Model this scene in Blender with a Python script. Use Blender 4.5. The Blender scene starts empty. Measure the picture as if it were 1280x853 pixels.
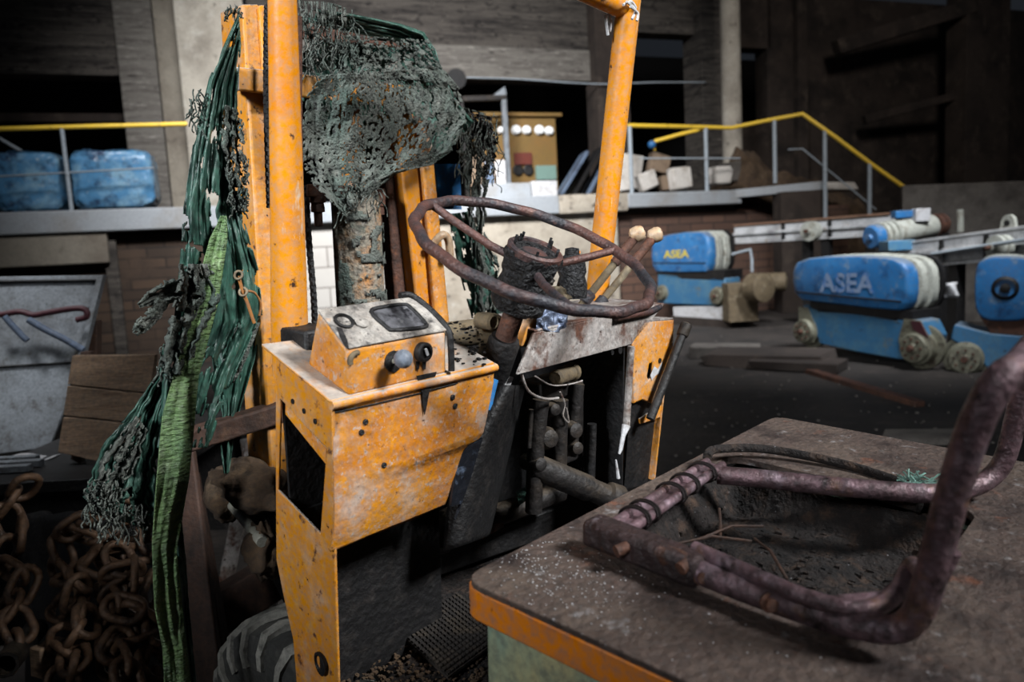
import bpy, bmesh, math, random
from mathutils import Vector, Matrix, noise
V = Vector
PI = math.pi
scene = bpy.context.scene
COL = scene.collection
random.seed(7)

# ------------------------------------------------------------------ camera
FPX = 950.0                                     # focal length in pixels of the 1280 px frame
EYE = 1.5
def cray(px, py): return V((px - 640.0, py - 426.5, FPX))          # x right, y down, z ahead
CUP = -(cray(1088, 8500)).normalized()
CFW = (V((0, 0, 1)) - CUP * CUP.z).normalized()
CRT = CFW.cross(CUP).normalized()
if CRT.x < 0: CRT = -CRT
def c2w(v): return V((v.dot(CRT), v.dot(CFW), v.dot(CUP)))          # camera vector to world vector
cam_d = bpy.data.cameras.new('camera')
cam = bpy.data.objects.new('camera', cam_d); COL.objects.link(cam)
bx_, by_, bz_ = c2w(V((1, 0, 0))), c2w(V((0, -1, 0))), c2w(V((0, 0, -1)))
cam.matrix_world = Matrix(((bx_.x, by_.x, bz_.x, 0), (bx_.y, by_.y, bz_.y, 0), (bx_.z, by_.z, bz_.z, EYE), (0, 0, 0, 1)))
cam_d.sensor_width = 36.0
cam_d.lens = FPX / 1280.0 * 36.0
cam_d.clip_start = 0.05; cam_d.clip_end = 200
cam_d.dof.use_dof = True
cam_d.dof.focus_distance = 1.65
cam_d.dof.aperture_fstop = 3.2
scene.camera = cam

# ------------------------------------------------------------------ light
w = bpy.data.worlds.new('hall_air'); scene.world = w; w.use_nodes = True
bg = w.node_tree.nodes['Background']
bg.inputs[0].default_value = (0.62, 0.72, 0.9, 1); bg.inputs[1].default_value = 0.018
def area(name, loc, aim, size, size_y, power, col, spread=180):
    d = bpy.data.lights.new(name, 'AREA'); d.shape = 'RECTANGLE'; d.size = size; d.size_y = size_y
    d.energy = power; d.color = col; d.spread = math.radians(spread)
    o = bpy.data.objects.new(name, d); COL.objects.link(o); o.location = loc
    o.rotation_euler = (V(aim) - V(loc)).to_track_quat('-Z', 'Y').to_euler()
    return o
area('skylight_right', (3.7, -0.6, 4.7), (0.0, 1.75, 1.4), 1.1, 1.1, 31, (0.97, 0.99, 1.0), 36)
area('added_fill_left', (-3.2, -3.0, 4.0), (-0.25, 1.9, 1.75), 1.2, 1.2, 17, (0.92, 0.96, 1.0), 24)  # unseen area lamp added as fill for the left-facing panels
area('added_platform_light', (-1.6, 5.6, 8.4), (-1.4, 13.5, 3.2), 3.0, 1.5, 740, (0.97, 0.98, 1.0), 75)  # unseen lamp added to brighten the wall behind the platform
area('added_trolley_light', (4.6, 5.0, 7.2), (4.4, 10.2, 0.9), 1.6, 1.6, 130, (0.93, 0.96, 1.0), 50)  # unseen lamp added to light the trolleys and girders
area('added_left_light', (-4.2, 2.6, 6.2), (-2.9, 4.0, 1.1), 1.0, 1.0, 15, (0.95, 0.97, 1.0), 34)  # unseen lamp added to lift the sheet and planks at left
area('added_far_right_light', (6.5, 7.5, 9.0), (8.0, 16.0, 4.5), 1.6, 1.6, 90, (1.0, 0.95, 0.9), 90)  # unseen lamp added so the upper right wall is not black
scene.view_settings.view_transform = 'Standard'
scene.view_settings.look = 'None'
scene.view_settings.exposure = 0.0
scene.view_settings.gamma = 1.0
scene.view_settings.use_curve_mapping = False

# ------------------------------------------------------------------ frames of reference
def wray(px, py): return c2w(cray(px, py)) / FPX
CAMW = V((0, 0, EYE))
def WZ(px, py, z):
    r = wray(px, py); return CAMW + r * ((z - EYE) / r.z)
def WY(px, py, y):
    r = wray(px, py); return CAMW + r * (y / r.y)
# the truck's own frame: x to its right, y ahead of it, z up; origin = front left corner of the engine cover
TR = cray(1515, 238).normalized()
TF = cray(-407, 263).normalized(); TF = (TF - TR * TF.dot(TR)).normalized()
TU = TR.cross(TF).normalized()
if TU.y > 0: TU = -TU
TA = cray(576, 723); TA = TA * (-0.53 / TA.dot(TU))
CAML = V((-TA.dot(TR), -TA.dot(TF), -TA.dot(TU)))
def lray(px, py):
    r = cray(px, py) / FPX; return V((r.dot(TR), r.dot(TF), r.dot(TU)))
def LX(px, py, x): r = lray(px, py); return CAML + r * ((x - CAML.x) / r.x)
def LY(px, py, y): r = lray(px, py); return CAML + r * ((y - CAML.y) / r.y)
def LZ(px, py, z): r = lray(px, py); return CAML + r * ((z - CAML.z) / r.z)
def LP(px, py, p, n):
    r = lray(px, py); n = V(n); return CAML + r * ((V(p) - CAML).dot(n) / r.dot(n))
RW, FW_, UW = c2w(TR), c2w(TF), c2w(TU)
AW = CAMW + c2w(TA)
def L2W(p): return AW + RW * p.x + FW_ * p.y + UW * p.z
# the platform's frame: s along its edge (to the right), d behind the edge, z up
P0 = V((-6.5, 11.5, 0)); WS = V((0.9446, 0.3282, 0)); WN = V((-0.3282, 0.9446, 0))
def WD(px, py, d):
    r = wray(px, py); p = P0 + WN * d
    return CAMW + r * ((p - CAMW).dot(WN) / r.dot(WN))
def SP(s, d, z): return P0 + WS * s + WN * d + V((0, 0, z))
def toS(p): q = p - P0; return V((q.dot(WS), q.dot(WN), p.z))

# ------------------------------------------------------------------ materials
def srgb(r, g, b):
    f = lambda c: (c / 255 / 12.92) if c <= 10 else ((c / 255 + 0.055) / 1.055) ** 2.4
    return (f(r), f(g), f(b), 1)
def mat(name, base, rough=0.6, metal=0.0, layers=(), bump=0.0, bscale=60, dust=None, bstretch=(1, 1, 1), rrange=None, spec=0.4, fine=(70, .4)):
    """layers: (colour, scale, lo, hi[, stretch[, detail]]); dust: (colour, amount) settling on faces that look up"""
    m = bpy.data.materials.new(name); m.use_nodes = True
    nt = m.node_tree; N = nt.nodes; K = nt.links
    b = N['Principled BSDF']; b.inputs['Roughness'].default_value = rough; b.inputs['Metallic'].default_value = metal
    b.inputs['Specular IOR Level'].default_value = spec
    tc = N.new('ShaderNodeTexCoord')
    rgb = N.new('ShaderNodeRGB'); rgb.outputs[0].default_value = base
    cur = rgb.outputs[0]
    def noise_fac(scale, lo, hi, stretch=(1, 1, 1), detail=8, off=0.0):
        mp = N.new('ShaderNodeMapping'); mp.inputs['Scale'].default_value = stretch
        mp.inputs['Location'].default_value = (off, off * 1.7, off * 0.6)
        K.new(tc.outputs['Object'], mp.inputs[0])
        n = N.new('ShaderNodeTexNoise'); n.inputs['Scale'].default_value = scale; n.inputs['Detail'].default_value = detail
        n.inputs['Roughness'].default_value = 0.65
        K.new(mp.outputs[0], n.inputs['Vector'])
        r = N.new('ShaderNodeMapRange'); r.inputs[1].default_value = lo; r.inputs[2].default_value = hi
        K.new(n.outputs['Fac'], r.inputs[0])
        return r.outputs[0]
    def mix(fac, col):
        nonlocal cur
        x = N.new('ShaderNodeMix'); x.data_type = 'RGBA'
        K.new(fac, x.inputs[0]); K.new(cur, x.inputs[6]); x.inputs[7].default_value = col
        cur = x.outputs[2]
    for i, L in enumerate(layers):
        st = L[4] if len(L) > 4 else (1, 1, 1); de = L[5] if len(L) > 5 else 8
        mix(noise_fac(L[1], L[2], L[3], st, de, 3.1 * i + len(name)), L[0])
    if dust:
        g = N.new('ShaderNodeNewGeometry'); sx = N.new('ShaderNodeSeparateXYZ'); K.new(g.outputs['Normal'], sx.inputs[0])
        r = N.new('ShaderNodeMapRange'); r.inputs[1].default_value = 0.5; r.inputs[2].default_value = 0.82
        r.inputs[4].default_value = dust[1]; K.new(sx.outputs['Z'], r.inputs[0])
        f = noise_fac(16, 0.22, 0.52, (1, 1, 1), 10, 9.0)
        mu = N.new('ShaderNodeMath'); mu.operation = 'MULTIPLY'; K.new(r.outputs[0], mu.inputs[0]); K.new(f, mu.inputs[1])
        mix(mu.outputs[0], dust[0])
    if fine:
        f = noise_fac(fine[0], .40, .66, (1, 1, 1), 6, 17.0)
        h = N.new('ShaderNodeHueSaturation'); h.inputs['Saturation'].default_value = .8; h.inputs['Value'].default_value = 1 - fine[1]
        K.new(f, h.inputs['Fac']); K.new(cur, h.inputs['Color']); cur = h.outputs[0]
    K.new(cur, b.inputs['Base Color'])
    if rrange:
        f = noise_fac(9, 0.3, 0.7, (1, 1, 1), 8, 5.5)
        r = N.new('ShaderNodeMapRange'); r.inputs[3].default_value = rrange[0]; r.inputs[4].default_value = rrange[1]
        K.new(f, r.inputs[0]); K.new(r.outputs[0], b.inputs['Roughness'])
    if bump:
        mp = N.new('ShaderNodeMapping'); mp.inputs['Scale'].default_value = bstretch; K.new(tc.outputs['Object'], mp.inputs[0])
        n = N.new('ShaderNodeTexNoise'); n.inputs['Scale'].default_value = bscale; n.inputs['Detail'].default_value = 8
        K.new(mp.outputs[0], n.inputs['Vector'])
        bp = N.new('ShaderNodeBump'); bp.inputs['Strength'].default_value = bump; bp.inputs['Distance'].default_value = 0.02
        K.new(n.outputs['Fac'], bp.inputs['Height']); K.new(bp.outputs[0], b.inputs['Normal'])
    return m
def brick_mat(name, c1, c2, mortar, sx, sz, bump=0.6, layers=()):
    m = mat(name, c1, 0.9, layers=layers)
    nt = m.node_tree; N = nt.nodes; K = nt.links; b = N['Principled BSDF']
    tc = N.new('ShaderNodeTexCoord'); mp = N.new('ShaderNodeMapping')
    mp.inputs['Rotation'].default_value = (PI / 2, 0, 0)
    K.new(tc.outputs['Object'], mp.inputs[0])
    br = N.new('ShaderNodeTexBrick'); br.inputs['Color1'].default_value = c1; br.inputs['Color2'].default_value = c2
    br.inputs['Mortar'].default_value = mortar; br.inputs['Scale'].default_value = 1.0
    br.inputs['Brick Width'].default_value = sx; br.inputs['Row Height'].default_value = sz; br.inputs['Mortar Size'].default_value = 0.012
    K.new(mp.outputs[0], br.inputs['Vector'])
    old = b.inputs['Base Color'].links[0].from_socket
    mx = N.new('ShaderNodeMix'); mx.data_type = 'RGBA'; mx.blend_type = 'MIX'
    nz = N.new('ShaderNodeTexNoise'); nz.inputs['Scale'].default_value = 1.6; nz.inputs['Detail'].default_value = 8
    K.new(tc.outputs['Object'], nz.inputs['Vector'])
    r = N.new('ShaderNodeMapRange'); r.inputs[1].default_value = 0.5; r.inputs[2].default_value = 0.68; K.new(nz.outputs['Fac'], r.inputs[0])
    K.new(r.outputs[0], mx.inputs[0]); K.new(br.outputs['Color'], mx.inputs[6]); K.new(old, mx.inputs[7])
    K.new(mx.outputs[2], b.inputs['Base Color'])
    bp = N.new('ShaderNodeBump'); bp.inputs['Strength'].default_value = bump; bp.inputs['Distance'].default_value = 0.03
    K.new(br.outputs['Fac'], bp.inputs['Height']); bp.invert = True; K.new(bp.outputs[0], b.inputs['Normal'])
    return m
DUST = srgb(168, 162, 155)
RUST = srgb(88, 56, 42); RUSTD = srgb(54, 37, 31); GRIME = srgb(24, 20, 18)
M = {}
YEL = srgb(196, 127, 6)
M['yellow'] = mat('worn_yellow_paint', YEL, 0.5, layers=[(srgb(190, 116, 10), 9, .42, .70), (srgb(178, 162, 146), 13, .50, .80), (srgb(196, 142, 60), 40, .52, .72), (RUST, 30, .59, .66), (GRIME, 45, .65, .70)], bump=.15, bscale=40, dust=(DUST, .95), fine=(70, .3))
M['yellow_clean'] = mat('yellow_paint_tube', srgb(202, 128, 0), 0.42, layers=[(srgb(190, 108, 4), 6, .48, .75), (srgb(196, 184, 166), 18, .60, .68, (1, 1, .3)), (RUSTD, 26, .63, .68)], bump=.08, bscale=40, dust=(DUST, .5), fine=(70, .25), spec=.25)
M['panel'] = mat('dusty_yellow_panel', srgb(206, 134, 6), 0.55, layers=[(srgb(188, 112, 8), 7, .42, .62), (srgb(186, 174, 164), 10, .49, .72), (srgb(208, 134, 12), 30, .52, .64), (srgb(180, 170, 162), 80, .56, .70), (srgb(100, 66, 40), 60, .62, .69)], bump=.18, bscale=50, dust=(DUST, .97), fine=(90, .28))
M['dusttop'] = mat('dusty_console_top', srgb(172, 166, 158), 0.85, layers=[(srgb(128, 120, 112), 14, .42, .66), (srgb(40, 38, 40), 13, .51, .62), (srgb(196, 138, 76), 17, .60, .74), (srgb(60, 56, 56), 90, .60, .68)], bump=.5, bscale=90)
M['darksteel'] = mat('dark_greasy_steel', srgb(34, 31, 30), 0.6, 0.3, layers=[(srgb(66, 56, 46), 12, .5, .75), (GRIME, 8, .5, .7)], bump=.3, bscale=50, dust=(srgb(96, 84, 70), .7))
M['black'] = mat('blackened_metal', srgb(18, 17, 18), 0.6, layers=[(srgb(46, 42, 40), 22, .52, .75)], bump=.3, bscale=70)
M['blacksheen'] = mat('blue_black_worn_metal', srgb(20, 22, 28), 0.4, layers=[(srgb(90, 104, 126), 26, .56, .70)], bump=.2, bscale=60)
M['dustcyl'] = mat('dust_caked_cylinder', srgb(128, 120, 106), 0.85, layers=[(srgb(168, 112, 50), 7, .54, .66), (srgb(84, 96, 88), 12, .48, .64), (srgb(52, 48, 44), 45, .56, .66), (srgb(160, 154, 144), 60, .58, .7)], bump=.8, bscale=90)
M['blackdust'] = mat('burnt_crusted_black', srgb(20, 20, 22), 0.6, layers=[(srgb(78, 78, 82), 60, .56, .7)], bump=.9, bscale=120)
M['olive'] = mat('dusty_olive_metal', srgb(100, 86, 64), 0.75, layers=[(srgb(70, 58, 42), 14, .48, .72), (srgb(150, 138, 114), 9, .55, .75)], bump=.2, bscale=60)
M['rust'] = mat('rusty_steel', RUST, 0.75, 0.1, layers=[(RUSTD, 10, .45, .65), (srgb(128, 76, 48), 24, .55, .75), (srgb(112, 106, 104), 30, .62, .75)], bump=.35, bscale=80)
M['rimrust'] = mat('rusted_wheel_rim', srgb(86, 58, 52), 0.5, 0.2, layers=[(srgb(50, 50, 55), 5, .44, .56), (srgb(116, 86, 76), 30, .58, .75)], bump=.3, bscale=120)
M['pipe'] = mat('purple_brown_steel_tube', srgb(116, 92, 98), 0.42, 0.35, layers=[(srgb(60, 44, 44), 9, .45, .7), (srgb(158, 142, 154), 12, .54, .78), (srgb(112, 80, 50), 13, .56, .70), (srgb(40, 32, 32), 26, .52, .66)], bump=.35, bscale=70, rrange=(.32, .6))
M['pipedark'] = mat('dark_purple_brown_steel', srgb(62, 48, 48), 0.55, 0.2, layers=[(srgb(34, 28, 28), 9, .45, .65), (srgb(96, 62, 46), 20, .58, .70), (srgb(120, 110, 116), 34, .62, .72)], bump=.5, bscale=70)
M['hood'] = mat('rusty_cover_plate', srgb(80, 66, 60), 0.75, 0.1, layers=[(srgb(98, 84, 74), 4, .42, .66), (srgb(38, 27, 25), 7, .5, .68), (srgb(112, 64, 40), 11, .6, .74), (srgb(136, 132, 132), 24, .60, .72), (srgb(170, 170, 174), 60, .66, .72), (srgb(200, 200, 206), 110, .69, .73)], bump=.5, bscale=70)
M['band'] = mat('orange_edge_band', srgb(226, 128, 12), 0.45, layers=[(srgb(196, 96, 14), 9, .5, .75), (srgb(90, 44, 24), 26, .62, .7)], bump=.1, bscale=40)
M['palegreen'] = mat('pale_green_paint', srgb(140, 160, 138), 0.6, layers=[(srgb(184, 176, 130), 5, .5, .7, (1, 1, .5)), (srgb(104, 128, 120), 8, .5, .72), (srgb(90, 76, 54), 26, .64, .72)], bump=.1)
M['debris'] = mat('dark_crumbled_debris', srgb(34, 28, 26), 0.95, layers=[(srgb(70, 52, 40), 30, .5, .7), (srgb(16, 13, 13), 14, .5, .65), (srgb(170, 170, 176), 120, .68, .72)], bump=1.0, bscale=80)
M['white'] = mat('chipped_white_paint', srgb(196, 196, 198), 0.55, layers=[(srgb(150, 140, 132), 12, .52, .75), (RUST, 24, .62, .72)], bump=.1)
M['dash'] = mat('dusty_rusting_white_sheet', srgb(158, 152, 148), 0.7, layers=[(srgb(112, 100, 92), 9, .42, .66), (srgb(86, 54, 40), 15, .50, .62), (srgb(184, 180, 176), 26, .56, .72), (srgb(60, 42, 36), 50, .60, .68)], bump=.25, bscale=80)
M['cream'] = mat('cream_knob', srgb(176, 150, 120), 0.5, layers=[(srgb(150, 112, 76), 40, .5, .7)])
M['greyknob'] = mat('grey_plastic_knob', srgb(104, 112, 124), 0.55, layers=[(srgb(160, 166, 172), 50, .5, .7)])
M['tarp'] = mat('dark_green_tarpaulin', srgb(54, 92, 79), 0.36, layers=[(srgb(86, 118, 106), 6, .45, .7), (srgb(28, 50, 44), 10, .48, .66), (srgb(120, 134, 128), 16, .6, .75)], bump=.6, bscale=60, bstretch=(1, 1, .35))
M['tarplight'] = mat('bright_green_woven_plastic', srgb(112, 140, 88), 0.34, layers=[(srgb(78, 108, 72), 8, .42, .65), (srgb(152, 172, 134), 30, .56, .74), (srgb(64, 76, 46), 5, .54, .68)], bump=.8, bscale=45, bstretch=(1, 1, 3.2))
M['tarpgrey'] = mat('grey_green_frayed_netting', srgb(100, 105, 98), 0.85, layers=[(srgb(76, 92, 84), 7, .45, .65), (srgb(134, 134, 126), 22, .54, .76), (srgb(36, 38, 36), 60, .54, .64)], bump=.8, bscale=160)
M['chain'] = mat('brown_rusty_chain', srgb(112, 84, 62), 0.5, 0.3, layers=[(srgb(52, 40, 33), 12, .45, .7), (srgb(120, 100, 80), 30, .6, .78)], bump=.3, bscale=90)
M['rubber'] = mat('dusty_tyre_rubber', srgb(136, 134, 126), 0.85, layers=[(srgb(110, 108, 100), 9, .45, .72), (srgb(30, 30, 30), 14, .55, .7)], bump=.25, bscale=50)
M['rubberdark'] = mat('dark_tyre_groove_rubber', srgb(52, 52, 50), 0.9, layers=[(srgb(80, 78, 72), 9, .48, .7)], bump=.25, bscale=50)
M['wood'] = mat('old_grey_brown_planks', srgb(158, 130, 104), 0.8, layers=[(srgb(110, 86, 66), 5, .42, .68, (1, 1, 9)), (srgb(138, 118, 96), 8, .5, .75, (1, 1, 7)), (srgb(50, 38, 30), 20, .62, .72)], bump=.25, bscale=20, bstretch=(1, 1, 8))
M['woodred'] = mat('red_brown_timber', srgb(70, 48, 37), 0.75, layers=[(srgb(44, 31, 25), 6, .45, .7, (4, 4, 1)), (srgb(100, 72, 52), 16, .6, .78)], bump=.25)
M['sheet'] = mat('stained_grey_sheet', srgb(118, 124, 130), 0.55, layers=[(srgb(84, 86, 88), 3, .42, .68), (srgb(60, 54, 48), 9, .55, .72), (srgb(34, 32, 32), 26, .62, .7)], bump=.12)
M['mat_rubber'] = mat('ribbed_floor_mat', srgb(40, 36, 34), 0.8, layers=[(srgb(76, 66, 54), 16, .5, .72)], bump=.3)
M['steel'] = mat('bare_steel_rod', srgb(172, 170, 156), 0.4, 0.3, layers=[(srgb(96, 86, 70), 20, .55, .75)])
M['glass'] = mat('dirty_gauge_glass', srgb(92, 92, 96), 0.3, layers=[(srgb(30, 30, 34), 26, .5, .62), (srgb(150, 150, 150), 30, .6, .72)])
M['foil'] = mat('crumpled_blue_grey_foil', srgb(120, 132, 156), 0.3, 0.6, layers=[(srgb(50, 60, 84), 30, .48, .62)], bump=.8, bscale=60)
M['blue'] = mat('worn_blue_paint', srgb(18, 104, 166), 0.45, layers=[(srgb(34, 122, 184), 3, .45, .7), (srgb(126, 146, 162), 9, .55, .74), (srgb(16, 62, 110), 5, .54, .72), (RUSTD, 20, .66, .72)], bump=.08, dust=(srgb(120, 128, 136), .9))
M['bluedark'] = mat('faded_blue_carriage_paint', srgb(42, 104, 146), 0.5, layers=[(srgb(88, 128, 144), 2.5, .45, .7), (srgb(120, 116, 84), 4, .6, .75), (srgb(40, 34, 34), 12, .63, .72)], bump=.1, dust=(srgb(120, 128, 136), .7))
M['cast'] = mat('cream_grey_cast_ring', srgb(176, 178, 168), 0.6, layers=[(srgb(120, 112, 94), 8, .5, .74), (srgb(70, 60, 50), 20, .62, .72)], bump=.1)
M['wheelsteel'] = mat('greasy_cast_wheel', srgb(124, 122, 104), 0.55, 0.2, layers=[(srgb(72, 62, 50), 10, .48, .7), (srgb(40, 32, 32), 20, .58, .7)], bump=.15)
M['girder'] = mat('white_painted_girder', srgb(208, 210, 212), 0.5, layers=[(srgb(146, 146, 148), 3, .45, .7), (srgb(140, 112, 76), 7, .6, .74)], bump=.06, dust=(srgb(150, 128, 104), .5))
M['maroon'] = mat('maroon_primer', srgb(70, 30, 38), 0.6)
M['rail'] = mat('yellow_handrail_paint', srgb(240, 196, 16), 0.45, layers=[(srgb(150, 110, 30), 9, .6, .72)])
M['post'] = mat('grey_white_post_paint', srgb(160, 170, 178), 0.5, layers=[(srgb(110, 104, 98), 12, .56, .74)])
M['concrete'] = mat('pale_concrete', srgb(178, 170, 156), 0.9, layers=[(srgb(136, 128, 116), 1.4, .42, .68), (srgb(200, 194, 182), 3, .55, .78), (srgb(70, 62, 54), 6, .62, .74)], bump=.25, bscale=14)
M['boardconc'] = mat('board_marked_dark_concrete', srgb(82, 76, 70), 0.92, layers=[(srgb(40, 36, 34), 1.5, .44, .62, (.4, .4, 5)), (srgb(104, 97, 89), 2.6, .54, .74, (.3, .3, 7)), (srgb(26, 23, 22), 5, .55, .66, (1, 1, 2.4)), (srgb(130, 122, 112), 14, .6, .72, (.5, .5, 3))], bump=.6, bscale=4, bstretch=(.3, .3, 7))
M['boardlight'] = mat('board_marked_grey_concrete', srgb(114, 109, 102), 0.92, layers=[(srgb(84, 78, 73), 2, .44, .64, (.4, .4, 5)), (srgb(58, 53, 50), 5, .56, .68, (.6, .6, 3)), (srgb(160, 154, 146), 8, .56, .72, (.5, .5, 3))], bump=.5, bscale=4, bstretch=(.3, .3, 7))
M['darkconc'] = mat('dark_sooty_concrete', srgb(62, 52, 46), 0.95, layers=[(srgb(36, 30, 27), 1.2, .42, .65), (srgb(90, 78, 68), 2.6, .54, .78)], bump=.4, bscale=6)
M['deepblack'] = mat('soot_black_interior', srgb(12, 11, 11), 1.0)  # flat near-black colour for the deep back wall
M['curb'] = mat('grey_white_edge_plate', srgb(158, 163, 168), 0.6, layers=[(srgb(140, 134, 126), 1.6, .48, .74), (RUST, 2.2, .66, .72, (1, 1, .3))], bump=.08)
M['plaster'] = mat('stained_plaster', srgb(148, 140, 126), 0.9, layers=[(srgb(112, 102, 90), 1.1, .42, .7), (srgb(74, 66, 58), 3, .6, .74)], bump=.3, bscale=12)
M['blockwall'] = brick_mat('whitewashed_blockwork', srgb(186, 182, 176), srgb(168, 164, 158), srgb(120, 114, 108), .9, .34, .5, [(srgb(150, 140, 128), 2, .45, .75)])
M['rubblewall'] = mat('pale_rubble_wall', srgb(176, 166, 150), 0.95, layers=[(srgb(140, 128, 112), 2, .45, .7), (srgb(84, 74, 64), 5, .58, .66), (srgb(204, 200, 192), 3, .6, .75)], bump=.8, bscale=6)
M['brick'] = brick_mat('brown_brickwork', srgb(92, 68, 56), srgb(74, 56, 48), srgb(48, 40, 36), .5, .16, .5, [(srgb(60, 48, 42), 2, .45, .75)])
M['brickdark'] = brick_mat('dark_brickwork', srgb(74, 58, 46), srgb(52, 42, 35), srgb(34, 29, 26), .5, .16, .5, [(srgb(44, 36, 31), 2, .45, .75)])
M['floor'] = mat('dirty_concrete_floor', srgb(52, 46, 42), 0.85, layers=[(srgb(32, 28, 26), 1.3, .42, .66), (srgb(74, 64, 58), 4, .55, .75)], bump=.5, bscale=20)
M['slab'] = mat('broken_grey_slab', srgb(104, 98, 92), 0.9, layers=[(srgb(70, 64, 60), 3, .45, .7)], bump=.3, bscale=14)
M['wrap'] = mat('shiny_blue_plastic_wrap', srgb(70, 128, 170), 0.25, layers=[(srgb(134, 172, 192), 3, .46, .70), (srgb(34, 58, 88), 4, .5, .66), (srgb(176, 190, 196), 8, .62, .74)], bump=1.0, bscale=9)
M['cabinet'] = mat('ochre_cabinet_paint', srgb(112, 86, 38), 0.55, layers=[(srgb(120, 86, 36), 3, .45, .72)], bump=.05)
M['teal'] = mat('pale_teal_plate', srgb(108, 136, 126), 0.5)
M['lampwhite'] = mat('white_lamp_lens', srgb(236, 238, 238), 0.25)
M['red'] = mat('dark_red_plate', srgb(96, 40, 28), 0.5)
M['bluewin'] = mat('grey_blue_frame_paint', srgb(96, 112, 134), 0.45, layers=[(srgb(60, 66, 80), 4, .5, .72)])
M['rubblewhite'] = mat('white_broken_block', srgb(206, 200, 192), 0.9, layers=[(srgb(160, 148, 134), 4, .5, .72)], bump=.3, bscale=12)
M['rubblebrown'] = mat('brown_broken_block', srgb(132, 112, 92), 0.95, layers=[(srgb(96, 78, 62), 4, .48, .7)], bump=.4, bscale=12)
M['earth'] = mat('brown_rubble_earth', srgb(84, 66, 48), 1.0, layers=[(srgb(56, 43, 33), 4, .45, .68), (srgb(120, 102, 82), 9, .58, .74)], bump=1.0, bscale=12)
M['letters'] = mat('yellow_lettering', srgb(206, 186, 60), 0.5)
M['letterspale'] = mat('worn_pale_lettering', srgb(136, 158, 190), 0.6, layers=[(srgb(60, 120, 190), 9, .5, .6)])
M['brownpipe'] = mat('brown_top_flange', srgb(134, 100, 78), 0.7, layers=[(srgb(92, 66, 52), 5, .5, .72)])
M['wire'] = mat('dark_binding_wire', srgb(30, 22, 22), 0.6, 0.5)
M['rag'] = mat('pale_green_shred', srgb(120, 160, 148), 0.6)
M['orangewire'] = mat('orange_cord', srgb(150, 96, 40), 0.7)

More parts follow.
